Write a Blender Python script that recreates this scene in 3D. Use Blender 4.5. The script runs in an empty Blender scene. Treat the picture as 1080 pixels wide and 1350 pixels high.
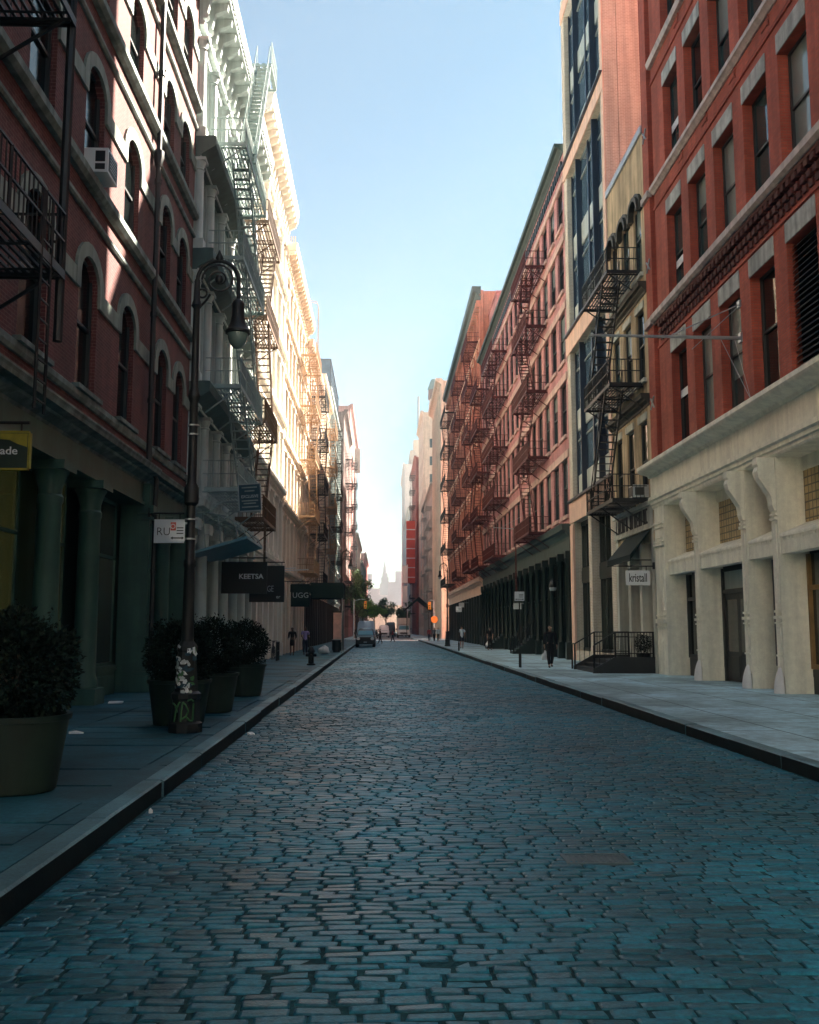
import bpy, bmesh, math, random
import numpy as np
from mathutils import Vector, Matrix
random.seed(11)
rng = np.random.default_rng(5)
S = bpy.context.scene
COL = S.collection
rad = math.radians
PX = {-1: -6.4, 1: 10.1}          # street facade planes (left and right side of the street)
Z0 = 0.13                          # pavement height
SUN_AZ, SUN_EL = rad(50.7), rad(42.5)

# ------------------------------------------------------------------ materials
def nd(nt, t, x=0, y=0, **kw):
    n = nt.nodes.new(t)
    for k, v in kw.items(): setattr(n, k, v)
    return n

def mat(name, col, rough=.75, var=.2, nscale=1.3, bump=0., bscale=40., metal=0., spec=.5, streak=0., brick=None, coat=0.,
        grid=None, island=0., emit=None, wave=0., grime=0., flat=False, fine=None):
    m = bpy.data.materials.new(name); m.use_nodes = True
    nt = m.node_tree; L = nt.links.new
    b = nt.nodes['Principled BSDF']
    b.inputs['Roughness'].default_value = rough; b.inputs['Metallic'].default_value = metal
    b.inputs['Specular IOR Level'].default_value = spec
    b.inputs['Coat Weight'].default_value = coat; b.inputs['Coat Roughness'].default_value = .04
    tc = nd(nt, 'ShaderNodeTexCoord')
    co = tc.outputs['Object']
    rgb = nd(nt, 'ShaderNodeRGB'); rgb.outputs[0].default_value = (*col, 1)
    cur = rgb.outputs[0]; hgt = None
    def mul(a, fac_out):
        x = nd(nt, 'ShaderNodeMix', data_type='RGBA', blend_type='MULTIPLY'); x.inputs[0].default_value = 1
        L(a, x.inputs[6]); L(fac_out, x.inputs[7]); return x.outputs[2]
    def rng_(v, lo, hi, a=.3, c=.7):
        x = nd(nt, 'ShaderNodeMapRange'); L(v, x.inputs[0])
        for i, q in enumerate((a, c, lo, hi)): x.inputs[i+1].default_value = q
        return x.outputs[0]
    if brick:
        c2, mort, bw, rh, ms = brick
        sx = nd(nt, 'ShaderNodeSeparateXYZ'); L(co, sx.inputs[0])
        ad = nd(nt, 'ShaderNodeMath', operation='ADD'); L(sx.outputs[0], ad.inputs[0]); L(sx.outputs[1], ad.inputs[1])
        cx = nd(nt, 'ShaderNodeCombineXYZ'); L(sx.outputs[1] if flat else ad.outputs[0], cx.inputs[0]); L(sx.outputs[0 if flat else 2], cx.inputs[1])
        bt = nd(nt, 'ShaderNodeTexBrick'); L(cx.outputs[0], bt.inputs['Vector'])
        bt.inputs['Color1'].default_value = (*col, 1); bt.inputs['Color2'].default_value = (*c2, 1); bt.inputs['Mortar'].default_value = (*mort, 1)
        bt.inputs['Scale'].default_value = 1; bt.inputs['Mortar Size'].default_value = ms; bt.inputs['Brick Width'].default_value = bw
        bt.inputs['Row Height'].default_value = rh; bt.inputs['Mortar Smooth'].default_value = .2
        cur = bt.outputs['Color']; hgt = bt.outputs['Fac']
    if grid:
        gx, gc, gw = grid
        cur2 = None
        mp = nd(nt, 'ShaderNodeTexBrick'); mp.offset = 0
        sx = nd(nt, 'ShaderNodeSeparateXYZ'); L(co, sx.inputs[0])
        ad = nd(nt, 'ShaderNodeMath', operation='ADD'); L(sx.outputs[0], ad.inputs[0]); L(sx.outputs[1], ad.inputs[1])
        cx = nd(nt, 'ShaderNodeCombineXYZ'); L(ad.outputs[0], cx.inputs[0]); L(sx.outputs[2], cx.inputs[1]); L(cx.outputs[0], mp.inputs['Vector'])
        mp.inputs['Color1'].default_value = (*col, 1); mp.inputs['Color2'].default_value = (col[0]*.7, col[1]*.7, col[2]*.65, 1)
        mp.inputs['Mortar'].default_value = (*gc, 1); mp.inputs['Scale'].default_value = 1; mp.inputs['Mortar Size'].default_value = gw
        mp.inputs['Brick Width'].default_value = gx; mp.inputs['Row Height'].default_value = gx
        cur = mp.outputs['Color']; hgt = mp.outputs['Fac']
    if var:
        n = nd(nt, 'ShaderNodeTexNoise'); L(co, n.inputs['Vector']); n.inputs['Scale'].default_value = nscale; n.inputs['Detail'].default_value = 6; n.inputs['Roughness'].default_value = .65
        cur = mul(cur, rng_(n.outputs[0], 1-var, 1+var))
    if streak:
        mp = nd(nt, 'ShaderNodeMapping'); L(co, mp.inputs[0]); mp.inputs['Scale'].default_value = (3.5, 3.5, .22)
        n = nd(nt, 'ShaderNodeTexNoise'); L(mp.outputs[0], n.inputs['Vector']); n.inputs['Scale'].default_value = 1; n.inputs['Detail'].default_value = 5
        cur = mul(cur, rng_(n.outputs[0], 1-streak, 1.05, .38, .6))
    if island:
        g = nd(nt, 'ShaderNodeNewGeometry')
        cur = mul(cur, rng_(g.outputs['Random Per Island'], 1-island, 1+island, 0, 1))
        L(rng_(g.outputs['Random Per Island'], rough-.12, rough+.14, 0, 1), b.inputs['Roughness'])
    if fine:
        n = nd(nt, 'ShaderNodeTexNoise'); L(co, n.inputs['Vector']); n.inputs['Scale'].default_value = fine[0]; n.inputs['Detail'].default_value = 5; n.inputs['Roughness'].default_value = .7
        cur = mul(cur, rng_(n.outputs[0], 1-fine[1], 1+fine[1]))
    if grime:
        n = nd(nt, 'ShaderNodeTexNoise'); L(co, n.inputs['Vector']); n.inputs['Scale'].default_value = nscale*.35; n.inputs['Detail'].default_value = 9
        cur = mul(cur, rng_(n.outputs[0], 1-grime, 1, .42, .55))
    L(cur, b.inputs['Base Color'])
    if bump or hgt is not None or wave:
        bp = nd(nt, 'ShaderNodeBump'); bp.inputs['Strength'].default_value = .6
        n = nd(nt, 'ShaderNodeTexNoise'); L(co, n.inputs['Vector']); n.inputs['Scale'].default_value = bscale if not wave else 1.1; n.inputs['Detail'].default_value = 4 if not wave else 1
        bp.inputs['Distance'].default_value = bump or wave or .004
        if hgt is not None:
            mm = nd(nt, 'ShaderNodeMath', operation='MULTIPLY_ADD'); L(hgt, mm.inputs[0]); mm.inputs[1].default_value = -1.; L(n.outputs[0], mm.inputs[2]); L(mm.outputs[0], bp.inputs['Height'])
        else: L(n.outputs[0], bp.inputs['Height'])
        L(bp.outputs[0], b.inputs['Normal'])
    if emit:
        b.inputs['Emission Color'].default_value = (*emit[0], 1); b.inputs['Emission Strength'].default_value = emit[1]
    return m

def brickmat(name, c1, c2, mort, **kw):
    return mat(name, c1, brick=(c2, mort, .215, .075, .008), **({'var': .28, 'nscale': .6, 'bump': .006, 'rough': .85, 'streak': .18} | kw))

M = dict(
 stone=mat('cobble stone', (.010, .138, .20), rough=.42, var=.42, nscale=.45, bump=.006, bscale=55, island=.38, fine=(20, .45), spec=.42, grime=.38),
 joint=mat('joint sand', (.010, .050, .06), rough=.9, var=.5, nscale=1.5, bump=.01, fine=(30,.5), spec=.2),
 ground=mat('ground', (.10, .11, .11), rough=.9),
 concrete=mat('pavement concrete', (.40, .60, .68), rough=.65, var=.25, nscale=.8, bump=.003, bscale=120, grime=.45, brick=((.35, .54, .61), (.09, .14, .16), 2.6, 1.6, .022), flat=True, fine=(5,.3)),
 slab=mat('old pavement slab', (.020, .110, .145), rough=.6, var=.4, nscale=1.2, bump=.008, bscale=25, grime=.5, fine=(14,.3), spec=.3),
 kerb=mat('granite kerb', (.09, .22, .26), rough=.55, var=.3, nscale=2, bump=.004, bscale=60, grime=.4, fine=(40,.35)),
 kerbface=mat('near black kerb face', (.008, .016, .019), rough=.7, var=.4, nscale=3, bump=.004, bscale=40, spec=.2),  # street face of the kerb, much darker than its granite top
 kerbsteel=mat('worn iron', (.06, .10, .115), rough=.45, var=.3, bump=.003, bscale=30),
 asphalt=mat('asphalt', (.13, .15, .16), rough=.8, var=.2, bump=.004, bscale=80),
 cross=mat('pale concrete crossing', (.80, .80, .76), rough=.75, var=.2, nscale=.5),
 paint=mat('road paint', (.75, .75, .72), rough=.6, var=.25, nscale=3),
 # left block
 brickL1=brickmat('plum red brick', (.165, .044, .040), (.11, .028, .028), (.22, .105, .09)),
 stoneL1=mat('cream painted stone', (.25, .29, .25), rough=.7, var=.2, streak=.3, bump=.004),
 ironL1=mat('sage storefront paint', (.045, .115, .092), rough=.5, var=.2, streak=.2, bump=.002, bscale=15),
 ledgeL1=mat('weathered stone ledge', (.20, .245, .225), rough=.75, var=.35, nscale=2.5, streak=.4, bump=.006),
 ironL2=mat('pale grey green cast iron', (.57, .63, .605), rough=.5, var=.12, streak=.22, bump=.002, bscale=14),
 darkL2=mat('dark green cornice paint', (.075, .125, .115), rough=.5, var=.2, streak=.2),
 cream=mat('cream cast iron', (.86, .79, .69), rough=.6, var=.08, streak=.12, bump=.003, bscale=14),
 sideL3=mat('grey rendered side wall', (.42, .42, .43), rough=.85, var=.12, streak=.15),
 apricot=mat('apricot painted front', (.86, .71, .57), rough=.6, var=.10, streak=.14, bump=.003),
 creampink=mat('pink cream masonry', (.74, .56, .44), rough=.7, var=.14, streak=.2, bump=.003),
 brownbrick=brickmat('brown brick', (.15, .085, .07), (.12, .07, .06), (.14, .1, .09)),
 pinkbrick=brickmat('pink brick', (.5, .22, .19), (.44, .19, .17), (.4, .25, .22)),
 # right block
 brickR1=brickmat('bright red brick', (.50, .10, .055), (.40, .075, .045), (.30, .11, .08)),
 corbel=brickmat('dark corbel brick', (.13, .03, .022), (.10, .025, .02), (.07, .03, .025)),
 lintelR1=mat('grey stone lintel', (.47, .49, .46), rough=.8, var=.25, nscale=3, streak=.4, bump=.006),
 ledgeR1=mat('pink grey ledge', (.58, .50, .46), rough=.7, var=.15, streak=.25),
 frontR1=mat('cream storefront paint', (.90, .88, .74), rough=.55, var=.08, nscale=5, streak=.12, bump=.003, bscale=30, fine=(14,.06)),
 fin=mat('white painted iron', (.72, .72, .72), rough=.5, var=.08),
 blocks=mat('tan glass block', (.62, .46, .22), rough=.3, var=.3, nscale=2, grid=(.21, (.12, .10, .06), .02)),
 stuccoR2=mat('tan stucco', (.64, .49, .30), rough=.85, var=.2, nscale=.9, streak=.35, bump=.004, grime=.2),
 trimR2=mat('dark bronze trim', (.05, .045, .032), rough=.6, var=.2, streak=.2),
 copingR2=mat('zinc coping', (.42, .48, .55), rough=.5, metal=.3),
 frontR2=mat('grey cream panel', (.62, .62, .54), rough=.65, var=.12, streak=.25),
 brickR3=brickmat('salmon brick', (.68, .585, .46), (.59, .49, .37), (.82, .78, .70), var=.10),
 slabR3=mat('salmon precast', (.88, .58, .44), rough=.75, var=.1, streak=.12),
 steelR3=mat('blue black steel', (.022, .035, .06), rough=.4, var=.1),
 panelR3=mat('grey green spandrel', (.50, .55, .50), rough=.45, var=.1, streak=.1),
 brickR4=brickmat('rose brick', (.60, .255, .25), (.50, .205, .205), (.58, .36, .33)),
 lintelR4=mat('pale pink stone', (.68, .46, .39), rough=.75, var=.14, streak=.25),
 ironR4=mat('bottle green cast iron', (.010, .022, .019), rough=.38, var=.2),
 corniceR4=mat('green copper cornice', (.05, .085, .08), rough=.55, var=.2, streak=.2),
 brickR5=brickmat('orange brick', (.66, .245, .165), (.56, .20, .14), (.5, .27, .2)),
 creamR6=mat('cream pilaster stone', (.80, .66, .52), rough=.75, var=.1, streak=.15),
 greyfar=mat('grey green masonry', (.32, .37, .35), rough=.8, var=.15, streak=.2),
 tanfar=mat('tan masonry', (.70, .56, .44), rough=.8, var=.12, streak=.15),
 redfar=brickmat('red far brick', (.42, .10, .08), (.36, .09, .07), (.35, .15, .12)),
 palefar=mat('pale masonry', (.74, .66, .60), rough=.8, var=.1, streak=.1),
 # generic
 roof=mat('roof felt', (.12, .12, .12), rough=.9),
 glass=mat('dark window glass', (.008, .016, .016), rough=.04, var=.3, nscale=.7, spec=.5, wave=.012),
 glass2=mat('teal window glass', (.03, .07, .07), rough=.05, var=.3, nscale=.7, spec=.8, wave=.012),
 blind=mat('window with blind', (.16, .23, .21), rough=.5, var=.1, coat=1., wave=.01),
 shopglass=mat('shop window glass', (.05, .062, .05), rough=.05, var=.5, nscale=.8, spec=.8, wave=.006),
 warmglass=mat('warm lit shop glass', (.06, .065, .025), rough=.08, var=.4, nscale=.8, spec=.6, emit=((.45, .46, .12), .003)),
 blueglass=mat('blue curtain glass', (.10, .16, .21), rough=.05, var=.2, spec=1., wave=.01),
 frame=mat('dark window frame', (.03, .035, .034), rough=.5, var=.1),
 framepale=mat('pale window frame', (.30, .33, .31), rough=.5, var=.1),
 black=mat('black iron', (.012, .014, .015), rough=.5, var=.3, nscale=4),
 greeniron=mat('verdigris iron', (.33, .41, .40), rough=.55, var=.2, nscale=3),
 rediron=mat('oxide red iron', (.09, .014, .014), rough=.55, var=.25, nscale=3),
 tanniron=mat('tan painted iron', (.40, .25, .14), rough=.55, var=.25, nscale=3),
 white=mat('white enamel', (.75, .77, .78), rough=.45, var=.05),
 offwhite=mat('off white panel', (.55, .58, .58), rough=.5, var=.1),
 inkblack=mat('black lettering', (.01, .01, .012), rough=.5, var=0),
 signblack=mat('black sign board', (.008, .008, .009), rough=.45, var=.1),
 signnavy=mat('navy sign cloth', (.02, .07, .10), rough=.7, var=.15),
 signyellow=mat('yellow green sign', (.30, .25, .02), rough=.5, var=.45, nscale=2.2),
 signred=mat('red sign', (.62, .09, .06), rough=.5, var=.1),
 orange=mat('orange sign', (.80, .28, .05), rough=.5, var=.1),
 yellow=mat('traffic yellow', (.75, .36, .03), rough=.5, var=.1),
 galv=mat('galvanised steel', (.42, .45, .46), rough=.4, metal=.6, var=.15),
 planter=mat('dark green planter', (.016, .034, .023), rough=.55, var=.25, nscale=2, streak=.35, grime=.3),
 soil=mat('soil', (.02, .015, .01), rough=1, var=.3, bump=.02, bscale=30),
 leafdark=mat('dark shrub leaf', (.010, .020, .013), rough=.75, var=.5, nscale=5, island=.6, spec=.2),
 leafbright=mat('bright tree leaf', (.24, .46, .06), rough=.5, var=.4, nscale=1, island=.4),
 leafmid=mat('mid tree leaf', (.07, .16, .05), rough=.5, var=.4, nscale=1, island=.5),
 deadglass=mat('black window glass', (.005, .008, .008), rough=.12, var=.2, spec=.25),
 bronze=mat('brown painted iron', (.13, .07, .04), rough=.5, var=.25, nscale=3),
 bark=mat('bark', (.06, .045, .035), rough=.9, var=.3, bump=.02),
 awn=mat('dark awning cloth', (.011, .026, .025), rough=.8, var=.15, spec=.2),
 teal=mat('teal canopy', (.16, .34, .40), rough=.4, var=.12, streak=.1),
 carnavy=mat('dark blue car paint', (.008, .016, .026), rough=.35, coat=.3, var=0),
 vanblue=mat('silver blue van paint', (.40, .56, .68), rough=.3, coat=.8, var=.05),
 vanwhite=mat('white van paint', (.85, .86, .85), rough=.35, coat=.6, var=.05),
 boxcream=mat('cream truck box', (.92, .82, .72), rough=.5, var=.05),
 tyre=mat('tyre rubber', (.012, .012, .012), rough=.9, var=.1),
 lens=mat('headlight lens', (.75, .78, .8), rough=.1, var=0, coat=1.),
 skin=mat('skin', (.42, .24, .17), rough=.55, var=.05),
 skindark=mat('brown skin', (.16, .085, .055), rough=.55, var=.05),
 hairdark=mat('dark hair', (.012, .010, .009), rough=.6, var=.2),
 hairbrown=mat('brown hair', (.07, .04, .02), rough=.6, var=.2),
 clblack=mat('black cloth', (.012, .012, .014), rough=.9, var=.1),
 clnavy=mat('navy cloth', (.02, .028, .05), rough=.9, var=.1),
 cljean=mat('denim cloth', (.07, .10, .15), rough=.9, var=.15),
 clwhite=mat('pale blue shirt cloth', (.50, .60, .68), rough=.9, var=.08),
 clviolet=mat('violet shirt cloth', (.34, .28, .55), rough=.9, var=.08),
 clred=mat('red cloth', (.50, .05, .06), rough=.9, var=.08),
 clgrey=mat('grey cloth', (.16, .17, .19), rough=.9, var=.08),
 plasticbag=mat('white plastic bag', (.62, .64, .66), rough=.4, var=.2, nscale=9, bump=.03, bscale=14),
 poster=mat('pink poster', (.85, .50, .40), rough=.4, var=.25, nscale=1.6),
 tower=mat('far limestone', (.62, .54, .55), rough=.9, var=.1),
 carglass=mat('windscreen glass', (.10, .27, .31), rough=.06, var=0, spec=.9),
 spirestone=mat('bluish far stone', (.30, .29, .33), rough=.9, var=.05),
 wood=mat('oak frame', (.26, .15, .05), rough=.6, var=.25, nscale=3),
 stickerg=mat('green sticker paint', (.05, .17, .06), rough=.6, var=.2),
 tank=mat('water tank wood', (.18, .13, .11), rough=.9, var=.2, streak=.3),
 tealroof=mat('verdigris roof', (.10, .24, .24), rough=.6, var=.15),
)

# ------------------------------------------------------------------ mesh collector
ORG = {}
class MB:
    def __init__(s): s.v = []; s.f = []; s.m = []
    def add(s, vs, fs, m=0):
        n = len(s.v); s.v += [tuple(p) for p in vs]; s.f += [tuple(i+n for i in f) for f in fs]; s.m += [m]*len(fs)
    def box(s, x0, x1, y0, y1, z0, z1, m=0):
        s.add([(x0,y0,z0),(x1,y0,z0),(x1,y1,z0),(x0,y1,z0),(x0,y0,z1),(x1,y0,z1),(x1,y1,z1),(x0,y1,z1)],
              [(0,3,2,1),(4,5,6,7),(0,1,5,4),(1,2,6,5),(2,3,7,6),(3,0,4,7)], m)
    def fb(s, sd, u0, u1, o0, o1, z0, z1, m=0):
        a, b = PX[sd]-sd*o0, PX[sd]-sd*o1
        s.box(min(a,b), max(a,b), u0, u1, z0, z1, m)
    def quad(s, a, b, c, d, m=0): s.add([a,b,c,d], [(0,1,2,3)], m)
    def tube(s, p, q, r0, r1=None, n=6, m=0, rot=0.):
        p, q = Vector(p), Vector(q); r1 = r0 if r1 is None else r1
        d = (q-p).normalized(); a = d.orthogonal().normalized()
        if abs(d.z) < .99: a = d.cross(Vector((0,0,1))).normalized()
        b = d.cross(a); vs = []
        for c, r in ((p,r0),(q,r1)):
            for i in range(n):
                t = 2*math.pi*i/n+rot; vs.append(c+a*(r*math.cos(t))+b*(r*math.sin(t)))
        s.add(vs, [(i,(i+1)%n,n+(i+1)%n,n+i) for i in range(n)]+[tuple(range(n-1,-1,-1)), tuple(range(n,2*n))], m)
    def bar(s, p, q, w, m=0): s.tube(p, q, w*.7071, n=4, m=m, rot=math.pi/4)
    def path(s, pts, r, n=6, m=0, r1=None):
        pts = [Vector(p) for p in pts]; N = len(pts); vs = []; fs = []
        a = None
        for k, p in enumerate(pts):
            d = (pts[min(k+1,N-1)]-pts[max(k-1,0)]).normalized()
            a = d.orthogonal().normalized() if a is None else (a-d*a.dot(d)).normalized()
            b = d.cross(a); rr = r if r1 is None else r+(r1-r)*k/(N-1)
            for i in range(n):
                t = 2*math.pi*i/n; vs.append(p+a*(rr*math.cos(t))+b*(rr*math.sin(t)))
        for k in range(N-1):
            fs += [(k*n+i, k*n+(i+1)%n, (k+1)*n+(i+1)%n, (k+1)*n+i) for i in range(n)]
        fs += [tuple(range(n-1,-1,-1)), tuple(range((N-1)*n, N*n))]
        s.add(vs, fs, m)
    def prof(s, sd, pts, u0, u1, m=0):
        n = len(pts); X = PX[sd]
        s.add([(X-sd*o, u, z) for u in (u0,u1) for o, z in pts],
              [(i,(i+1)%n,n+(i+1)%n,n+i) for i in range(n)]+[tuple(range(n-1,-1,-1)), tuple(range(n,2*n))], m)
    def extr(s, poly, y0, y1, m=0):          # polygon (x,z) extruded along y
        n = len(poly)
        s.add([(x,y,z) for y in (y0,y1) for x, z in poly], [(i,(i+1)%n,n+(i+1)%n,n+i) for i in range(n)]+[tuple(range(n-1,-1,-1)), tuple(range(n,2*n))], m)
    def lathe(s, cx, cy, pr, n=16, m=0):
        vs = [(cx+r*math.cos(2*math.pi*i/n), cy+r*math.sin(2*math.pi*i/n), z) for r, z in pr for i in range(n)]
        fs = [(k*n+i, k*n+(i+1)%n, (k+1)*n+(i+1)%n, (k+1)*n+i) for k in range(len(pr)-1) for i in range(n)]
        fs += [tuple(range(n-1,-1,-1)), tuple(range((len(pr)-1)*n, len(pr)*n))]
        s.add(vs, fs, m)
    def mesh(s, name, mats, org=(0,0,0), smooth=0):
        me = bpy.data.meshes.new(name)
        ox, oy, oz = org
        me.from_pydata([(x-ox,y-oy,z-oz) for x,y,z in s.v], [], s.f)
        mats = mats if isinstance(mats, (list, tuple)) else [mats]
        for q in mats: me.materials.append(q)
        if len(mats) > 1: me.polygons.foreach_set('material_index', s.m)
        bm = bmesh.new(); bm.from_mesh(me); bmesh.ops.recalc_face_normals(bm, faces=bm.faces); bm.to_mesh(me); bm.free()
        if smooth:
            me.polygons.foreach_set('use_smooth', [True]*len(me.polygons)); me.set_sharp_from_angle(angle=rad(smooth))
        me.update(); return me
    def build(s, name, mats, parent=None, smooth=0, org=None):
        o = org if org is not None else (ORG[parent.name] if parent else (0,0,0))
        ob = bpy.data.objects.new(name, s.mesh(name, mats, o, smooth)); COL.objects.link(ob)
        if parent: ob.parent = parent
        else: ob.location = o
        ORG[ob.name] = o
        return ob

def tag(o, label, cat, group=None):
    o['label'] = label; o['category'] = cat
    if group: o['group'] = group
    return o
def struct(o, kind='structure'): o['kind'] = kind; return o
def thing(name, label, cat, loc, group=None):
    o = bpy.data.objects.new(name, None); COL.objects.link(o); o.location = loc; o.empty_display_size = .3
    ORG[o.name] = tuple(loc); return tag(o, label, cat, group)
def inst(name, me, parent, loc):                    # linked copy of a part; loc in world space
    o = bpy.data.objects.new(name, me); COL.objects.link(o); o.parent = parent
    p = ORG[parent.name]; o.location = (loc[0]-p[0], loc[1]-p[1], loc[2]-p[2]); ORG[o.name] = tuple(loc)
    return o
def text_mb(txt, x, y, z, size, align='LEFT', depth=.006, sx=1., bold=0., face=-1):
    """lettering standing in the XZ plane at y, read from -Y (face -1); or on a facade plane, read along Y (face +1: right-hand facade)"""
    cu = bpy.data.curves.new('lettering', 'FONT'); cu.body = txt; cu.size = size; cu.align_x = align; cu.extrude = depth; cu.offset = bold; cu.resolution_u = 3
    ob = bpy.data.objects.new('lettering', cu); COL.objects.link(ob)
    bpy.context.view_layer.update()
    me = bpy.data.meshes.new_from_object(ob.evaluated_get(bpy.context.evaluated_depsgraph_get()))
    mb = MB()
    if face == -1: vs = [(x+v.co.x*sx, y-v.co.z, z+v.co.y) for v in me.vertices]
    else: vs = [(x-v.co.z, y-v.co.x*sx, z+v.co.y) for v in me.vertices]
    mb.add(vs, [tuple(p.vertices) for p in me.polygons])
    bpy.data.objects.remove(ob); bpy.data.curves.remove(cu); bpy.data.meshes.remove(me)
    return mb

# ------------------------------------------------------------------ facade pieces
def wall(mb, sd, u0, u1, z0, z1, ops, dep=.3, o=0., m=0, back=0.):
    """front sheet of a facade with real openings (ua,ub,za,zb,rise) and their reveals"""
    X = PX[sd]-sd*o; Xi = X+sd*dep
    us = sorted({u0, u1, *[q for a in ops for q in a[:2]]}); zs = sorted({z0, z1, *[q for a in ops for q in a[2:4]]})
    us = [u for u in us if u0 <= u <= u1]; zs = [z for z in zs if z0 <= z <= z1]
    for i in range(len(us)-1):
        run = None
        for j in range(len(zs)-1):
            uc, zc = (us[i]+us[i+1])/2, (zs[j]+zs[j+1])/2
            hole = any(a[0] < uc < a[1] and a[2] < zc < a[3] for a in ops)
            if not hole:
                if run is None: run = zs[j]
            if (hole or j == len(zs)-2) and run is not None:
                top = zs[j] if hole else zs[j+1]
                mb.quad((X,us[i],run),(X,us[i+1],run),(X,us[i+1],top),(X,us[i],top), m); run = None
    for a in ops:
        ua, ub, za, zb = a[:4]; rise = a[4] if len(a) > 4 else 0; zt = zb-rise
        for u in (ua, ub): mb.quad((X,u,za),(Xi,u,za),(Xi,u,zt),(X,u,zt), m)
        mb.quad((X,ua,za),(X,ub,za),(Xi,ub,za),(Xi,ua,za), m)
        if not rise: mb.quad((X,ua,zb),(X,ub,zb),(Xi,ub,zb),(Xi,ua,zb), m)
        else:
            pts = arch(ua, ub, zt, rise)
            for p, q in zip(pts, pts[1:]):
                mb.quad((X,p[0],p[1]),(X,q[0],q[1]),(X,q[0],zb),(X,p[0],zb), m)
                mb.quad((X,p[0],p[1]),(X,q[0],q[1]),(Xi,q[0],q[1]),(Xi,p[0],p[1]), m)
    Xb = X+sd*(dep+.03)
    for u in (u0, u1): mb.quad((X,u,z0),(Xb,u,z0),(Xb,u,z1),(X,u,z1), m)
    mb.quad((X,u0,z1),(X,u1,z1),(Xb,u1,z1),(Xb,u0,z1), m); mb.quad((X,u0,z0),(X,u1,z0),(Xb,u1,z0),(Xb,u0,z0), m)
def arch(ua, ub, zs, rise, n=10, grow=0.):
    c, h = (ua+ub)/2, (ub-ua)/2
    return [(c-(h+grow)*math.cos(math.pi*i/n), zs+(rise+grow)*math.sin(math.pi*i/n)) for i in range(n+1)]
def hood(mb, sd, ua, ub, zs, rise, w, pr, leg, o=0., m=0):
    """stone surround following an arched opening"""
    inn = [(ua, zs-leg)]+arch(ua, ub, zs, rise)+[(ub, zs-leg)]
    out = [(ua-w, zs-leg)]+arch(ua, ub, zs, rise, grow=w)+[(ub+w, zs-leg)]
    X0, X1 = PX[sd]-sd*(o-.02), PX[sd]-sd*(o+pr)
    for k in range(len(inn)-1):
        a, b, c, d = inn[k], inn[k+1], out[k+1], out[k]
        mb.quad((X1,*a),(X1,*b),(X1,*c),(X1,*d), m)
        mb.quad((X0,*d),(X0,*c),(X1,*c),(X1,*d), m); mb.quad((X0,*a),(X0,*b),(X1,*b),(X1,*a), m)
    for a, d in ((inn[0], out[0]), (inn[-1], out[-1])): mb.quad((X0,*a),(X1,*a),(X1,*d),(X0,*d), m)
def cornice_pts(p, z0, z1, o=0.):
    h = z1-z0
    return [(o-.02,z0),(o+.12*p,z0),(o+.18*p,z0+.2*h),(o+.5*p,z0+.42*h),(o+.55*p,z0+.55*h),(o+.92*p,z0+.6*h),(o+.95*p,z0+.78*h),(o+p,z0+.9*h),(o+p,z1),(o-.02,z1)]
def band_pts(p, z0, z1, o=0.): return [(o-.02,z0),(o+p*.6,z0),(o+p,z0+(z1-z0)*.35),(o+p,z1-.02),(o+p*.85,z1),(o-.02,z1)]

WCACHE = {}
def window(root, sd, uc, z, o, w, h, style='sash', fm='frame', gm='glass', blind=0., parts=True):
    """one window: frame (part) and pane (sub-part); meshes are shared between equal windows"""
    key = (sd, round(w,3), round(h,3), style, fm, gm, round(blind,2), parts)
    if key not in WCACHE:
        f, p = MB(), MB(); k = -sd                         # outward direction in X
        def B(mb, u0, u1, o0, o1, za, zb, m=0):
            a, b = k*o0, k*o1; mb.box(min(a,b), max(a,b), u0, u1, za, zb, m)
        t = .07
        B(f,-w/2,-w/2+t,-.06,.02,0,h); B(f,w/2-t,w/2,-.06,.02,0,h); B(f,-w/2+t,w/2-t,-.06,.02,h-t,h); B(f,-w/2+t,w/2-t,-.06,.04,0,t)
        zm = h*.52
        if style in ('sash', 'sash2'):
            B(f,-w/2+t,w/2-t,-.05,.0,zm-.035,zm+.035)
            if style == 'sash2': B(f,-.025,.025,-.05,.0,t,h-t)
        elif style == 'grid':
            for i in range(1, 3): B(f,-w/2+w*i/3-.02,-w/2+w*i/3+.02,-.05,.0,t,h-t)
            for i in range(1, 4): B(f,-w/2+t,w/2-t,-.048,-.002,h*i/4-.02,h*i/4+.02)
        hb = h-t-(h-2*t)*blind
        def Q(o, za, zb, m): p.quad((k*o,-w/2+.03,za),(k*o,w/2-.03,za),(k*o,w/2-.03,zb),(k*o,-w/2+.03,zb), m)
        if blind > 0.02:
            Q(-.03, max(zm,hb), h-.03, 1)
            if hb > zm: Q(-.03, zm, hb, 0)
            Q(-.055, min(zm,hb) if hb < zm else zm-.01, zm, 1 if hb < zm else 0); Q(-.055, .03, min(zm,hb), 0)
        else: Q(-.03, zm, h-.03, 0); Q(-.055, .03, zm, 0)
        WCACHE[key] = (f.mesh('window', M[fm]), p.mesh('pane', [M[gm], M['blind']]))
    fme, pme = WCACHE[key]
    loc = (PX[sd]-sd*o, uc, z)
    if not parts: return inst('window', pme, root, loc)
    wo = inst('window', fme, root, loc); inst('pane', pme, wo, loc); return wo
def pick(): 
    r = random.random()
    return dict(gm='glass' if r < .55 else 'glass2', blind=random.choice([0,0,0,0,.3,.5,.75]))

def mass(mb, sd, u0, u1, H, D, dep, z0=Z0, o=0., m=0):
    mb.fb(sd, u0, u1, o-dep-.03, o-D, z0, H, m)

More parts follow.
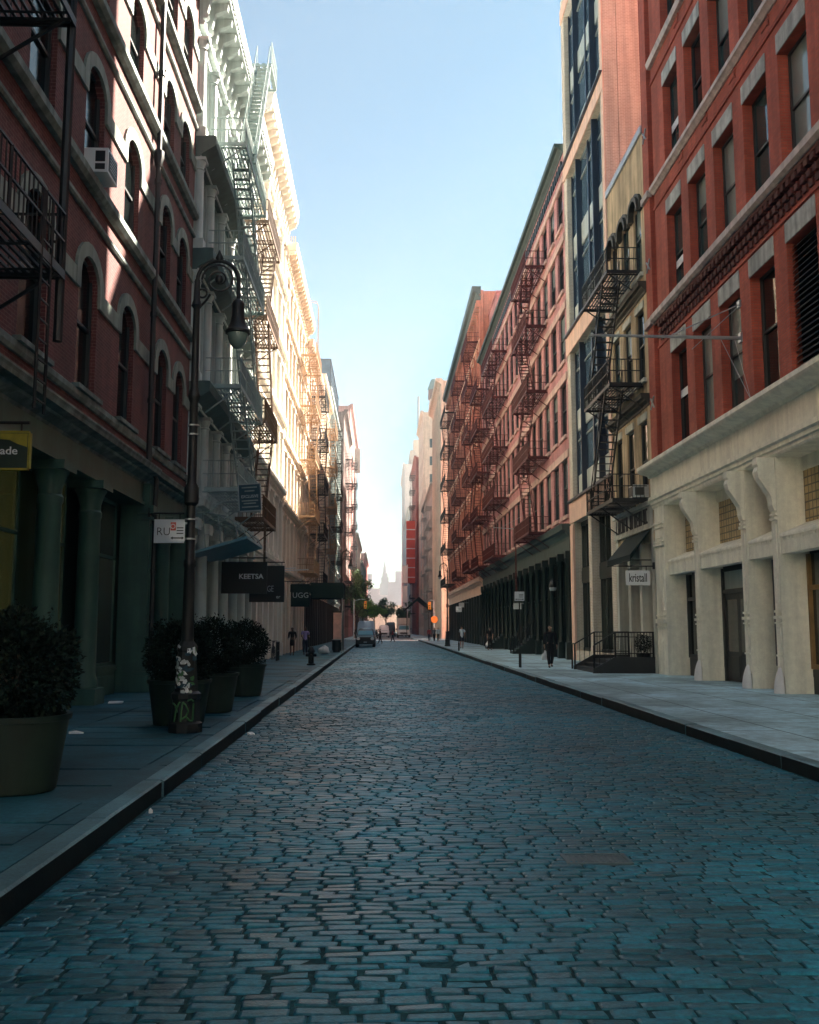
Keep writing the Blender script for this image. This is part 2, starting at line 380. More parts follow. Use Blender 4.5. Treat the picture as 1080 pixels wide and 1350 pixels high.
def fire_escape(root, sd, u0, u1, zs, mt, d=1.15, su=None, off=.08, goose=None, drop=None, bal=.17, post=None):
    X = lambda o: PX[sd]-sd*o
    fe = bpy.data.objects.new('fire_escape', None); COL.objects.link(fe); fe.parent = root; ORG[fe.name] = ORG[root.name]
    b = MB(); b.bar((X(off-.05),0,-.95),(X(d+off-.1),0,-.1),.045); b.bar((X(off-.08),0,-.1),(X(d+off),0,-.1),.05); bm_ = b.mesh('bracket', M[mt], (X(0),0,0))
    for z in zs:
        for u in (u0+.15, (u0+u1)/2, u1-.15): inst('bracket', bm_, fe, (X(0), u, z))
    for i, z in enumerate(zs):
        p = MB()
        n = int(d/.125)
        for k in range(n+1):
            o = off+.02+(d-.04)*k/n; p.fb(sd, u0, u1, o-.022, o+.022, z-.045, z)
        for k in range(int((u1-u0)/1.0)+2):
            u = min(u0+k*1.0, u1-.03); p.fb(sd, u, u+.03, off, off+d, z-.075, z-.047)
        p.fb(sd, u0, u1, off+d, off+d+.03, z-.11, z+.03); p.fb(sd, u0-.03, u0, off, off+d+.03, z-.11, z+.03); p.fb(sd, u1, u1+.03, off, off+d+.03, z-.11, z+.03)
        p.build('platform', M[mt], fe)
        r = MB()
        for zz in (.5, .95):
            r.bar((X(off+d),u0,z+zz),(X(off+d),u1,z+zz),.035)
            for u in (u0, u1): r.bar((X(off-.06),u,z+zz),(X(off+d),u,z+zz),.035)
        n = int((u1-u0)/bal)
        for k in range(n+1):
            u = u0+(u1-u0)*k/n; w = .04 if k % 8 == 0 or k == n else .018; r.bar((X(off+d),u,z),(X(off+d),u,z+.95),w)
        for u in (u0, u1):
            for k in range(1, int(d/bal)+1): r.bar((X(off+d-k*bal),u,z),(X(off+d-k*bal),u,z+.95),.018)
        r.build('railing', M[mt], fe)
        if i+1 < len(zs):
            st = MB(); zt = zs[i+1]; L = u1-u0; sa, sb = su if su else (u0+.25*L, u1-.2*L)
            if i % 2 and su is None: sa, sb = sb, sa
            for o in (off+.5, off+d-.07):
                st.bar((X(o),sa,z),(X(o),sb,zt),.06)
                dz = .8; st.bar((X(o),sa,z+dz),(X(o),sb,zt+dz),.03)
                for k in range(0, 7): q = k/6; st.bar((X(o),sa+(sb-sa)*q,z+(zt-z)*q),(X(o),sa+(sb-sa)*q,z+(zt-z)*q+dz),.02)
            n = int((zt-z)/.26)
            for k in range(1, n):
                q = k/n; u = sa+(sb-sa)*q; st.fb(sd, u-.1, u+.1, off+.5, off+d-.07, z+(zt-z)*q-.02, z+(zt-z)*q)
            st.build('stair', M[mt], fe)
    if goose:
        g = MB(); u, zt = goose; z = zs[-1]
        for du in (-.22, .22):
            g.path([(X(off+d*.8),u+du,z),(X(off+d*.8),u+du,zt+.9),(X(off+d*.7),u+du,zt+1.25),(X(off+d*.3),u+du,zt+1.35),(X(-.4),u+du,zt+1.1),(X(-.7),u+du,zt)],.022)
        for k in range(int((zt+.8-z)/.3)): g.bar((X(off+d*.8),u-.22,z+.3*k+.2),(X(off+d*.8),u+.22,z+.3*k+.2),.02)
        g.build('ladder', M[mt], fe)
    if drop:
        g = MB(); u, zb = drop
        for du in (-.2, .2): g.bar((X(off+d+.02),u+du,zb),(X(off+d+.02),u+du,zs[0]+.9),.035)
        for k in range(int((zs[0]-zb)/.3)+2): g.bar((X(off+d+.02),u-.2,zb+.15+.3*k),(X(off+d+.02),u+.2,zb+.15+.3*k),.025)
        g.build('ladder', M[mt], fe)
    if post:
        g = MB(); g.tube((X(off+d-.05),post[0],post[1]),(X(off+d-.05),post[0],post[2]),.075,n=8); g.build('standpipe', M[mt], fe)
    return fe
HAZE, SKY, SUNE, EXPO, SKM = 0.0007, 0.05, 5.0, 3.0, 0.67
# ------------------------------------------------------------------ ground, road, pavements
def xl(y): return -2.30-.0045*min(max(y,0),100)
def xr(y): return 5.15+.0035*min(max(y,0),100)
g = MB(); g.quad((-600,-200,-.16),(600,-200,-.16),(600,900,-.16),(-600,900,-.16)); struct(g.build('ground', M['ground']))
YE = 144.5                                           # far kerb line of the block
def strip(mb, fa, fb, z, y0, y1, st=8.):
    n = max(1, int((y1-y0)/st))
    for k in range(n):
        a, b = y0+(y1-y0)*k/n, y0+(y1-y0)*(k+1)/n
        mb.quad((fa(a),a,z),(fb(a),a,z),(fb(b),b,z),(fa(b),b,z))
def crown(x, y):
    a, b = xl(y), xr(y)
    return -.045*((x-(a+b)/2)/((b-a)/2))**2 + .012*math.sin(x*1.3+y*.21)*math.sin(y*.37)
def fill(x, y): return .006*max(-.3, math.sin(x*.9+1.3+.4*math.sin(y*.31))*math.sin(y*.43+.6*math.sin(x*.7))+.35*math.sin(x*2.1+y*1.3))
g = MB(); ys = [-16+k*.625 for k in range(260)]; xs = [k/16 for k in range(17)]
g.v = [(xl(y)-.05+(xr(y)-xl(y)+.1)*q, min(y, YE+1), crown(xl(y)+(xr(y)-xl(y))*q, y)-.013+fill(xl(y)+(xr(y)-xl(y))*q, y)) for y in ys for q in xs]
g.f = [(j*17+i, j*17+i+1, j*17+i+18, j*17+i+17) for j in range(259) for i in range(16) if ys[j] < YE+1]; g.m = [0]*len(g.f)
struct(g.build('road_bed', M['joint']))
def cobbles(y0, y1):
    V = []; y = y0
    while y < y1:
        rh = .092+.010*rng.random(); gy = .004; a, b = xl(y)+.02, xr(y)-.02
        n = int((b-a)/.222); w = .222*(1+.36*(rng.random(n)-.5)); e = np.concatenate([[0], np.cumsum(w)]); e *= (b-a)/e[n]
        e[1:-1] += rng.uniform(-.1, .1)
        gx = .012*(.3+1.0*rng.random(n)); x0 = a+e[:-1]+gx*.5; x1 = a+e[1:]-gx*.5
        sk = .004*(rng.random(n)-.5); ya = y+gy*.5+.005*(rng.random(n)-.5); yb = y+rh-gy*.5+.005*(rng.random(n)-.5)
        xc = (x0+x1)/2; hw = (b-a)/2; zc = -.045*((xc-(a+b)/2)/hw)**2 + .012*np.sin(xc*1.3+y*.21)*np.sin(y*.37) + .007*(rng.random(n)-.5)
        zc = zc-np.where(rng.random(n) < .03, .008, 0)
        tx, ty = .010*(rng.random(n)-.5), .009*(rng.random(n)-.5); i = .010+.010*rng.random(n)
        ring = np.zeros((n, 12, 3))
        for k, (sx, sy) in enumerate(((0,0),(1,0),(1,1),(0,1))):
            jx, jy = .010*(rng.random(n)-.5), .005*(rng.random(n)-.5)
            X = np.where(sx, x1, x0)+jx; Y = np.where(sy, yb, ya)+jy+sk*(1 if sx else -1)
            dx, dy = (1-2*sx), (1-2*sy)
            tl = lambda X, Y: tx*(X-xc)/.12+ty*(Y-(ya+yb)/2)/.05
            ring[:,k] = np.stack([X, Y, zc-.035], 1)
            X1, Y1 = X+dx*i*.35, Y+dy*i*.25; ring[:,4+k] = np.stack([X1, Y1, zc-.007+tl(X1,Y1)], 1)
            X2, Y2 = X+dx*i*1.5, Y+dy*i*1.0; ring[:,8+k] = np.stack([X2, Y2, zc+tl(X2,Y2)], 1)
        V.append(ring.reshape(-1,3)); y += rh
    V = np.concatenate(V); n = len(V)//12
    q = np.array([(0,1,5,4),(1,2,6,5),(2,3,7,6),(3,0,4,7),(4,5,9,8),(5,6,10,9),(6,7,11,10),(7,4,8,11),(8,9,10,11)])
    F = (np.arange(n)[:,None,None]*12+q[None]).reshape(-1,4)
    me = bpy.data.meshes.new('road'); me.vertices.add(len(V)); me.vertices.foreach_set('co', V.ravel())
    me.loops.add(F.size); me.loops.foreach_set('vertex_index', F.ravel().astype(np.int32))
    me.polygons.add(len(F)); me.polygons.foreach_set('loop_start', np.arange(0, F.size, 4, dtype=np.int32)); me.polygons.foreach_set('use_smooth', np.tile(np.array([0]*4+[1]*4+[0], bool), n))
    me.materials.append(M['stone']); me.update(); me.validate()
    o = bpy.data.objects.new('road', me); COL.objects.link(o); return struct(o)
cobbles(-3., YE)
# pavements
def pave(name, mt, fa, fb, y0, y1, z=Z0, slabs=None):
    mb = MB()
    if not slabs:
        strip(mb, fa, fb, z, y0, y1)
        mb.quad((fa(y1),y1,z),(fb(y1),y1,z),(fb(y1),y1,-.1),(fa(y1),y1,-.1))
    else:
        y = y0
        while y < y1:
            L = random.uniform(*slabs); gp = .045 if slabs[1] < 2 else .028; e = min(y+L, y1)-gp
            a, b = fa(y), fb(y)
            if y < 40:
                z1, z2 = z+random.uniform(-.008,.008), z+random.uniform(-.008,.008); t = random.uniform(-.008,.008)
                mb.add([(a,y,z1),(b,y,z2),(b,e,z2+t),(a,e,z1+t),(a,y,z-.1),(b,y,z-.1),(b,e,z-.1),(a,e,z-.1)], [(0,1,2,3),(0,1,5,4),(1,2,6,5),(2,3,7,6),(3,0,4,7)])
            else: mb.quad((a,y,z),(b,y,z),(b,e,z),(a,e,z))
            y = e+gp
        strip(mb, fa, fb, z-.045, y0, y1)
    return struct(mb.build(name, M[mt]))
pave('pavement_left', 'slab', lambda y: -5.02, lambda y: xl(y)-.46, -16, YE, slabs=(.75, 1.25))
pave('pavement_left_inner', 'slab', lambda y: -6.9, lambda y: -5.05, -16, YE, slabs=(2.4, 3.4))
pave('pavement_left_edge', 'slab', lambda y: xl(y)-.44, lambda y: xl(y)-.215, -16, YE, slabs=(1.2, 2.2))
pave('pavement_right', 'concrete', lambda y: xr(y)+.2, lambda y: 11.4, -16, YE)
def kerb(name, f, sg, y0, y1, mt):
    mb = MB(); y = y0
    while y < y1:
        L = random.uniform(1.8, 2.6); e = min(y+L, y1); w = .20+random.uniform(-.006,.006); dz = random.uniform(-.014,.010); j = random.uniform(-.018,.018)
        a0, a1 = f(y)+j, f(e-.012)+j
        def P(k, X, Y): return [(X,Y,-.12),(X,Y,Z0-.012+dz),(X+sg*.022,Y,Z0+.006+dz),(X+sg*w,Y,Z0+.006+dz),(X+sg*w,Y,-.12)]
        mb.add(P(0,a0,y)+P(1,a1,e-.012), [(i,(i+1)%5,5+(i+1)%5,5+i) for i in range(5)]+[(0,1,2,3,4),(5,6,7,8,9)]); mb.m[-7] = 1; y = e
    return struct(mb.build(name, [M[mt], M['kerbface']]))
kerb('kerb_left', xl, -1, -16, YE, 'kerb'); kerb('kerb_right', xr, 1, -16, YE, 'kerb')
# crossing street and the street beyond
g = MB(); g.quad((-260,YE+1.005,-.05),(260,YE+1.005,-.05),(260,158,-.05),(-260,158,-.05)); struct(g.build('crossing_street', M['cross']))
g = MB(); g.quad((-2.6,158.005,-.05),(5.4,158.005,-.05),(5.4,460,-.05),(-2.6,460,-.05)); struct(g.build('road_beyond', M['asphalt']))
g = MB()
for k in range(9): g.box(-2.2+k*.86, -1.75+k*.86, 146.2, 149.0, -.05, -.044)
struct(g.build('road_markings', M['paint']))
for nm, a, b in (('pavement_beyond_left', -6.9, -2.6), ('pavement_beyond_right', 5.4, 10.6)):
    g = MB(); g.box(a, b, 158.01, 460, -.1, Z0); struct(g.build(nm, M['concrete']))
# iron cover let into the stones
zc_ = crown(1.65, 7.6)
c = MB(); c.box(1.43,1.87,7.47,7.73,zc_-.05,zc_+.002)
for q in ((1.40,1.43,7.44,7.76),(1.87,1.90,7.44,7.76),(1.431,1.869,7.44,7.468),(1.431,1.869,7.732,7.76)): c.box(*q,zc_-.05,zc_+.009)
for k in range(9): c.box(1.45+k*.046,1.472+k*.046,7.49,7.71,zc_,zc_+.007)
tag(c.build('utility_cover', M['kerbsteel'], org=(1.65,7.6,0)), 'small rectangular ribbed iron cover set into the cobbled road', 'manhole cover')
lit = [(-2.2,9.55,.03,.018,0),(-2.15,16.4,.07,.05,0),(-5.75,21.5,.20,.14,.14),(-4.7,15.3,.13,.035,.14)]
lbl = ['scrap of white paper against the left kerb in the gutter','crumpled white wrapper lying in the gutter beside the lamp post','white paper sheet lying at the foot of a storefront column','thin strip of white litter on the dark paving slabs']
for (x,y,a,b,z), t in zip(lit, lbl):
    m_ = MB(); n = 7
    pts = [(x+a*(.6+.5*random.random())*math.cos(k*2*math.pi/n), y+b*1.4*(.6+.5*random.random())*math.sin(k*2*math.pi/n), z+.012+random.random()*.035) for k in range(n)]
    m_.add(pts+[(x,y,z+.05)]+[(p[0],p[1],z+.002) for p in pts], [(k,(k+1)%n,n) for k in range(n)]+[(k,(k+1)%n,n+1+(k+1)%n,n+1+k) for k in range(n)])
    tag(m_.build('litter', M['white'], org=(x,y,z)), t, 'litter', 'scraps of litter')
# ------------------------------------------------------------------ LEFT BLOCK
sd = -1
# --- plum brick building with cream arches
r = thing('brick_building', 'dark plum brick building with cream arched window surrounds above a sage columned storefront', 'building', (-6.4, 15, Z0))
cu_ = [27.42, 29.75, 23.62, 20.42, 17.2, 14.0, 10.8, 7.6]
rows = [(6.72, 9.78, .55), (11.5, 14.12, .5), (15.75, 18.0, .45), (19.55, 22.0, .45)]
ops = [(c-.68, c+.68, a, b, rs) for c in cu_ for a, b, rs in rows]
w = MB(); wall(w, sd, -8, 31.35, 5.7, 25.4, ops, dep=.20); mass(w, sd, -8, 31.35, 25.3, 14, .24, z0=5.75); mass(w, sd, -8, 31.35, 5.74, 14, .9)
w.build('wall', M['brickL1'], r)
for c in cu_:
    for a, b, rs in rows: t = MB(); hood(t, sd, c-.68, c+.68, b-rs, rs, .3, .06, .35); t.build('arch_surround', M['stoneL1'], r)
for a, b, rs in rows:                                 # spring bands between the arches
    cs = sorted(cu_); zs_ = b-rs
    edges = [-8]+[q for c in cs for q in (c-.98, c+.98)]+[31.33]
    for k in range(0, len(edges), 2):
        if edges[k+1]-edges[k] > .05: t = MB(); t.fb(sd, edges[k], edges[k+1], -.02, .055, zs_-.36, zs_+.02); t.build('impost_band', M['stoneL1'], r)
t = MB()
for z, p, h in ((11.22,.20,.28),(15.45,.20,.28),(19.28,.20,.27)):
    t.prof(sd, band_pts(p, z, z+h), -8, 31.33); t.prof(sd, band_pts(.09, z-.62, z-.48), -8, 31.33)
t.prof(sd, band_pts(.10, 6.50, 6.70), -8, 31.33)
for c in cu_: t.fb(sd, c-.85, c+.85, .0, .16, 6.704, 6.80)
t.build('string_course', M['ledgeL1'], r)
t = MB(); t.prof(sd, cornice_pts(.55, 5.55, 5.95), -8, 25.5); t.prof(sd, cornice_pts(.45, 5.62, 5.98), 25.9, 31.33)
t.build('storefront_ledge', M['ledgeL1'], r)
t = MB(); t.prof(sd, cornice_pts(.9, 23.9, 25.5), -8, 31.34)
for k in range(31): t.fb(sd, -7.6+k*1.25, -7.3+k*1.25, .1, .6, 23.6, 24.4)
t.build('cornice', M['darkL2'], r)
for c in cu_:
    for a, b, rs in rows: window(r, sd, c, a, -.14, 1.36, b-a, 'sash', 'frame', 'deadglass', 0)
# storefront: beam, columns, shop windows
t = MB(); t.fb(sd, -8, 25.3, -.45, .12, 4.98, 5.54); t.fb(sd, -8, 25.3, .12, .17, 4.98, 5.06); t.fb(sd, 25.95, 31.33, -.45, .10, 4.75, 5.6); t.fb(sd, 26.0,31.33,.10,.15,4.75,4.84)
t.build('storefront_beam', M['ironL1'], r)
for u in (28.4, 21.35, 18.75, 15.2, 11.6, 8.0, 4.4):
    c = MB(); X = -6.4-.05
    c.lathe(X, u, [(.30,Z0+.35),(.30,Z0+.5),(.25,Z0+.62),(.245,1.2),(.225,4.15),(.25,4.2),(.25,4.3),(.22,4.34),(.22,4.45),(.30,4.7),(.34,4.76),(.34,4.975)], 24)
    c.box(X-.36, X+.36, u-.36, u+.36, Z0, Z0+.34); c.box(X-.38, X+.38, u-.38, u+.38, 4.8, 4.976)
    c.build('column', M['ironL1'], r, smooth=35)
for u0, u1 in ((25.3, 25.95), (31.0, 31.33)):
    p = MB(); p.fb(sd, u0, u1, -.45, .3, Z0, 5.55)
    for a, b, q in ((Z0,.55,.42),(.56,.66,.47),(1.5,1.56,.35),(1.9,1.96,.35),(4.6,4.68,.36),(4.76,4.97,.42)): p.fb(sd, u0-.06, u1+.06, .0, q, a, b)
    p.fb(sd, u0+.14, u1-.14, .3, .325, 2.1, 4.5); p.build('pilaster', M['ironL1'], r)
b = MB(); b.fb(sd, -8, 31.33, -.9, -.86, Z0, 5.73); b.fb(sd, -8, 31.33, -.86, -.44, 5.6, 5.73); b.build('recess_wall', M['ironL1'], r)
def shopfront(root, sd, u0, u1, o, z0, z1, zb, zt, fm, gm, n=2, base='ironL1'):
    f = MB(); t_ = .07
    for u in (u0, u1-t_): f.fb(sd, u, u+t_, o-.05, o+.03, zb, z1)
    for k in range(1, n): u = u0+(u1-u0)*k/n; f.fb(sd, u-.03, u+.03, o-.05, o+.02, zb, z1-t_)
    for z in (zb, zt, z1-t_): f.fb(sd, u0+t_, u1-t_, o-.06, o+.035, z, z+t_)
    wn = f.build('shop_window', M[fm], root)
    p = MB(); X = PX[sd]-sd*(o-.02); p.quad((X,u0,zb),(X,u1,zb),(X,u1,z1),(X,u0,z1)); p.build('pane', M[gm], wn)
    s = MB(); s.fb(sd, u0, u1, o-.1, o+.1, z0, zb-.01); s.fb(sd, u0-.02, u1+.02, o, o+.14, zb-.12, zb-.004)
    s.fb(sd, u0+.15, u1-.15, o+.1, o+.125, z0+.15, zb-.25); s.build('bulkhead', M[base], wn)
for u0, u1, gm in ((22.0,24.9,'shopglass'),(19.3,20.9,'warmglass'),(15.9,18.2,'warmglass'),(12.2,14.7,'warmglass'),(8.5,11.2,'shopglass'),(26.2,27.9,'shopglass'),(28.9,30.8,'shopglass')):
    shopfront(r, sd, u0, u1, -.45, Z0, 4.95 if u0 < 25.5 else 4.72, .85, 3.5, 'ironL1', gm, 2)
d = MB(); X = -6.4+.16
d.path([(X,25.62,24.5),(X,25.62,5.98)],.075,8)
d.path([(X+.12,25.62,5.98),(X+.22,25.62,5.7),(X+.2,25.62,4.9),(X+.22,25.55,1.6),(X+.22,25.55,Z0)],.065,8)
for z in (22.5,20,17.2,14,10.2,7.8,3.2): d.lathe(X if z > 6 else X+.2, 25.62 if z > 6 else 25.58, [(.10,z),(.10,z+.12)], 8)
d.lathe(X, 25.62, [(.09,14.5),(.15,14.75),(.15,14.95)], 8); d.build('drainpipe', M['black'], r, smooth=40)
fire_escape(r, sd, 8.4, 14.7, [7.3, 11.55, 15.8, 19.6], 'black', d=1.3, su=(9.0, 13.6), drop=(13.9, 4.9), post=(14.75, 6.2, 21))
# air conditioner in the arched window
a = thing('air_conditioner', 'white air conditioner box in an arched window of the plum brick building', 'air conditioner', (-6.4, 20.42, 11.55))
b = MB(); X0, X1 = -6.55, -5.98; b.box(X0,X1,20.05,20.8,11.6,12.15); b.build('case', M['white'], a)
g = MB(); g.box(X1,X1+.012,20.12,20.73,11.66,12.09); g.box(X0+.3,X1-.06,20.038,20.05,11.84,12.08); g.box(X0+.3,X1-.06,20.038,20.05,11.66,11.79)
g.build('grille', M['inkblack'], a)
b = MB()
for z in (11.73,11.8,11.87,11.94,12.01): b.box(X1+.012,X1+.02,20.2,20.65,z,z+.012)
b.build('louvre', M['galv'], a)

# --- generic cast iron front
def castiron(r, sd, u0, u1, floors, top, n, mt, roundc=True, entp=.34, enth=.5, fm='framepale', corn=(1.0, 1.9), brk=True, dep=.5, entm=None, cr=.2, z0=None, shop=True, pp=True, sill=.15, H=None, D=16, sidem=None, archr=0, winstyle='sash', gms=('glass','glass2')):
    """floors = list of floor levels; windows between engaged columns; entablature at every level; bracketed top cornice"""
    bay = (u1-u0)/n; lev = list(floors)+[top]
    ops = []
    for a, b in zip(lev, lev[1:]):
        for k in range(n): c = u0+(k+.5)*bay; ops.append((c-bay/2+cr*1.15, c+bay/2-cr*1.15, a+enth*.3+sill, b-enth*.75, archr))
    zb = floors[0]-.1
    w = MB(); wall(w, sd, u0+.005, u1-.005, zb, top+corn[1]*.7, ops, dep=dep); mass(w, sd, u0+.005, u1-.005, (H or top+corn[1]), D, dep+.05, m=1)
    w.build('wall', [M[mt], M[sidem or mt]], r)
    for a in ops: window(r, sd, (a[0]+a[1])/2, a[2], -dep+.06, a[1]-a[0], a[3]-a[2], winstyle, fm, random.choice(gms), random.choice([0,0,0,.35,.6]), parts=pp)
    e = MB()
    for z in floors: e.prof(sd, cornice_pts(entp, z-enth*.75, z+enth*.25), u0+.01, u1-.01); e.fb(sd, u0+.01, u1-.01, .0, entp*.3, z-enth*.95, z-enth*.76)
    e.build('entablature', M[entm or mt], r)
    for z, zt in zip(lev, lev[1:]):
        for k in range(n+1):
            u = min(max(u0+k*bay, u0+cr*1.1), u1-cr*1.1); X = PX[sd]-sd*(.08)
            za, zc = z+enth*.26, zt-enth*.96
            c = MB()
            if roundc:
                c.lathe(X, u, [(cr*1.1,za+.36),(cr*1.1,za+.42),(cr,za+.5),(cr*.86,zc-.42),(cr*1.05,zc-.38),(cr*.9,zc-.34),(cr*.9,zc-.28),(cr*1.25,zc-.1),(cr*1.25,zc-.02)], 16)
                c.box(X-cr*1.25,X+cr*1.25,u-cr*1.25,u+cr*1.25,za,za+.35); c.box(X-cr*1.35,X+cr*1.35,u-cr*1.35,u+cr*1.35,zc-.1,zc)
            else:
                c.fb(sd, u-cr, u+cr, -.02, .14, za, zc); c.fb(sd, u-cr*1.2, u+cr*1.2, -.02, .2, za, za+.4); c.fb(sd, u-cr*1.2, u+cr*1.2, -.02, .2, zc-.3, zc); c.fb(sd, u-cr*.55, u+cr*.55, .14, .165, za+.7, zc-.6)
            c.build('column', M[mt], r, smooth=35)
    e = MB(); p, h = corn
    e.prof(sd, [(-.02,top-.12),(.16,top-.12),(.2,top),(.12,top+.06),(.12,top+h*.62),(p*.9,top+h*.66),(p*.92,top+h*.82),(p,top+h*.95),(p,top+h),(-.02,top+h)], u0+.01, u1-.01)
    if brk:
        nb = max(2, int((u1-u0)/.85))
        for k in range(nb+1):
            u = u0+.15+(u1-u0-.3)*k/nb
            e.prof(sd, [(.12,top+.14),(.25,top+.14),(.32,top+.24),(.26,top+.36),(.38,top+h*.44),(p*.8,top+h*.53),(p*.84,top+h*.64),(.12,top+h*.64)], u-.11, u+.11)
        for k in range(nb*3):
            u = u0+.2+(u1-u0-.4)*(k+.5)/(nb*3); e.fb(sd, u-.07, u+.07, p*.5, p*.97, top+h*.72, top+h*.79)
    e.build('cornice', M[entm if (entm and not brk) else mt], r)

# --- pale green cast iron building
r = thing('cast_iron_building', 'pale green cast iron building with round columns and big bracketed cornice', 'building', (-6.4, 38, Z0))
castiron(r, sd, 31.4, 45.65, [5.85, 9.75, 14.35, 18.35], 22.75, 6, 'ironL2', entp=.62, enth=.62, corn=(1.0,2.0), entm='ironL2', D=15, H=24.9)
e = MB()
for z in (9.75, 14.35, 18.35): e.prof(sd, [(-.02,z-.60),(.14,z-.60),(.2,z-.48),(.66,z-.18),(.68,z-.17),(.68,z+.17),(.6,z+.18),(-.02,z+.18)], 31.38, 42.6)
e.build('ledge_casing', M['darkL2'], r)
for k in range(7):
    u = min(max(31.4+k*2.375, 31.65), 45.4); c = MB(); X = -6.3
    c.lathe(X, u, [(.27,Z0+.4),(.24,Z0+.6),(.2,4.5),(.26,4.6),(.26,5.0)], 16); c.box(X-.3,X+.3,u-.3,u+.3,Z0,Z0+.4); c.box(X-.32,X+.32,u-.32,u+.32,5.0,5.36)
    c.build('column', M['ironL2'], r, smooth=35)
    if k < 6: shopfront(r, sd, u+.32, u+2.05, -.4, Z0, 5.3, .8, 3.6, 'ironL2', 'shopglass', 2, 'ironL2')
c = MB(); z1, z2 = 4.2, 4.75                          # tilted canopy and its rods
c.add([(-6.35,32.2,z1),(-6.35,36.4,z1),(-4.5,36.4,z2),(-4.5,32.2,z2),(-6.35,32.2,z1+.09),(-6.35,36.4,z1+.09),(-4.5,36.4,z2+.09),(-4.5,32.2,z2+.09)], [(0,3,2,1),(4,5,6,7),(0,1,5,4),(1,2,6,5),(2,3,7,6),(3,0,4,7)])
cn = c.build('canopy', M['teal'], r)
c = MB()
for y in (32.25, 34.3, 36.35): c.path([(-6.3,y,5.6),(-5.9,y,5.62),(-5.2,y,5.5),(-4.7,y,5.1),(-4.52,y,4.85)],.022)
for x, z in ((-6.0,5.6),(-5.5,5.55),(-4.9,5.25)): c.bar((x,32.25,z),(x,36.35,z),.03); c.bar((x,32.25,z),(x+.12,32.25,z1+(x+6.35)*.3+.08),.025); c.bar((x,36.35,z),(x+.12,36.35,z1+(x+6.35)*.3+.08),.025)
c.build('canopy_frame', M['greeniron'], cn)
fire_escape(r, sd, 32.6, 38.6, [6.5, 10.1, 14.7, 18.9], 'greeniron', d=1.15, su=(37.8, 33.8), off=.35)
fire_escape(r, sd, 39.6, 44.2, [6.3, 10.4, 14.9, 19.1], 'bronze', d=1.15, off=.35, drop=(40.2, 3.3))
X = lambda o: PX[sd]-sd*o                              # stair past the cornice to the roof
rs_ = MB()
for o in (1.08, 1.62):
    rs_.bar((X(o),34.2,18.95),(X(o),38.2,25.3),.09); rs_.bar((X(o),34.2,19.85),(X(o),38.2,26.2),.035)
    for k in range(9): q = k/8; rs_.bar((X(o),34.2+4*q,18.95+6.35*q),(X(o),34.2+4*q,19.85+6.35*q),.022)
for k in range(1, 25): q = k/25; rs_.fb(sd, 34.2+4*q-.1, 34.2+4*q+.1, 1.08, 1.62, 18.95+6.35*q-.02, 18.95+6.35*q)
rt = rs_.build('roof_stair', M['greeniron'], r)
g = MB()
for k in range(6): g.fb(sd, 38.0, 40.0, .3+k*.25, .3+k*.25+.16, 25.25, 25.3)
for u in (38.0, 39.9): g.fb(sd, u, u+.06, .3, 1.7, 25.18, 25.245)
for z in (25.75, 26.25):
    g.bar((X(1.7),38.0,z),(X(1.7),40.0,z),.035); g.bar((X(.3),40.0,z),(X(1.7),40.0,z),.035)
for k in range(9): g.bar((X(1.7),38+k*.25,25.3),(X(1.7),38+k*.25,26.25),.02)
for k in range(6): g.bar((X(.3+k*.28),40.0,25.3),(X(.3+k*.28),40.0,26.25),.02)
g.build('platform', M['greeniron'], rt)

# --- cream building
r = thing('cream_building', 'tall cream classical building with deep bracketed cornice, sunlit above its shaded base', 'building', (-6.4, 53, Z0))
castiron(r, sd, 45.7, 60.45, [5.6, 10.2, 14.6, 18.9, 22.9], 26.6, 6, 'cream', roundc=False, entp=.42, enth=.6, corn=(.95,2.1), D=15, H=28.7, sidem='sideL3', cr=.24)
for k in range(7):
    u = min(max(45.7+k*2.458, 46.0), 60.15); c = MB(); c.fb(sd, u-.26, u+.26, -.1, .22, Z0, 5.05); c.fb(sd, u-.32, u+.32, -.1, .3, Z0, .9); c.fb(sd, u-.32, u+.32, -.1, .3, 4.5, 4.8); c.build('pilaster', M['cream'], r)
    if k < 6: shopfront(r, sd, u+.3, u+2.15, -.35, Z0, 5.0, .7, 3.4, 'frame', 'shopglass', 2, 'cream')

# --- apricot building
r = thing('apricot_building', 'apricot painted building with flat projecting cornice beside the cream building', 'building', (-6.4, 68, Z0))
castiron(r, sd, 60.5, 77.95, [5.4, 9.6, 13.8, 17.9, 21.8], 25.3, 7, 'apricot', roundc=False, entp=.35, enth=.5, corn=(.85,1.5), D=15, H=26.6, cr=.26, fm='frame')
for k in range(8):
    u = min(max(60.5+k*2.493, 60.8), 77.6); c = MB(); c.fb(sd, u-.3, u+.3, -.1, .2, Z0, 4.9); c.build('pilaster', M['apricot'], r)
    if k < 7: shopfront(r, sd, u+.32, u+2.15, -.35, Z0, 4.85, .6, 3.3, 'frame', 'shopglass', 2, 'frame')
fire_escape(r, sd, 70.5, 76.5, [5.9, 10.0, 14.2, 18.3, 22.2], 'tanniron', d=1.15, off=.3, goose=(75.5, 26.7))
c = MB()
for k in range(7): c.bar((-6.6+k*.14,61.2,26.85+.0),(-6.6+k*.14,61.2,27.5),.04)
c.build('roof_railing', M['tanniron'], r)

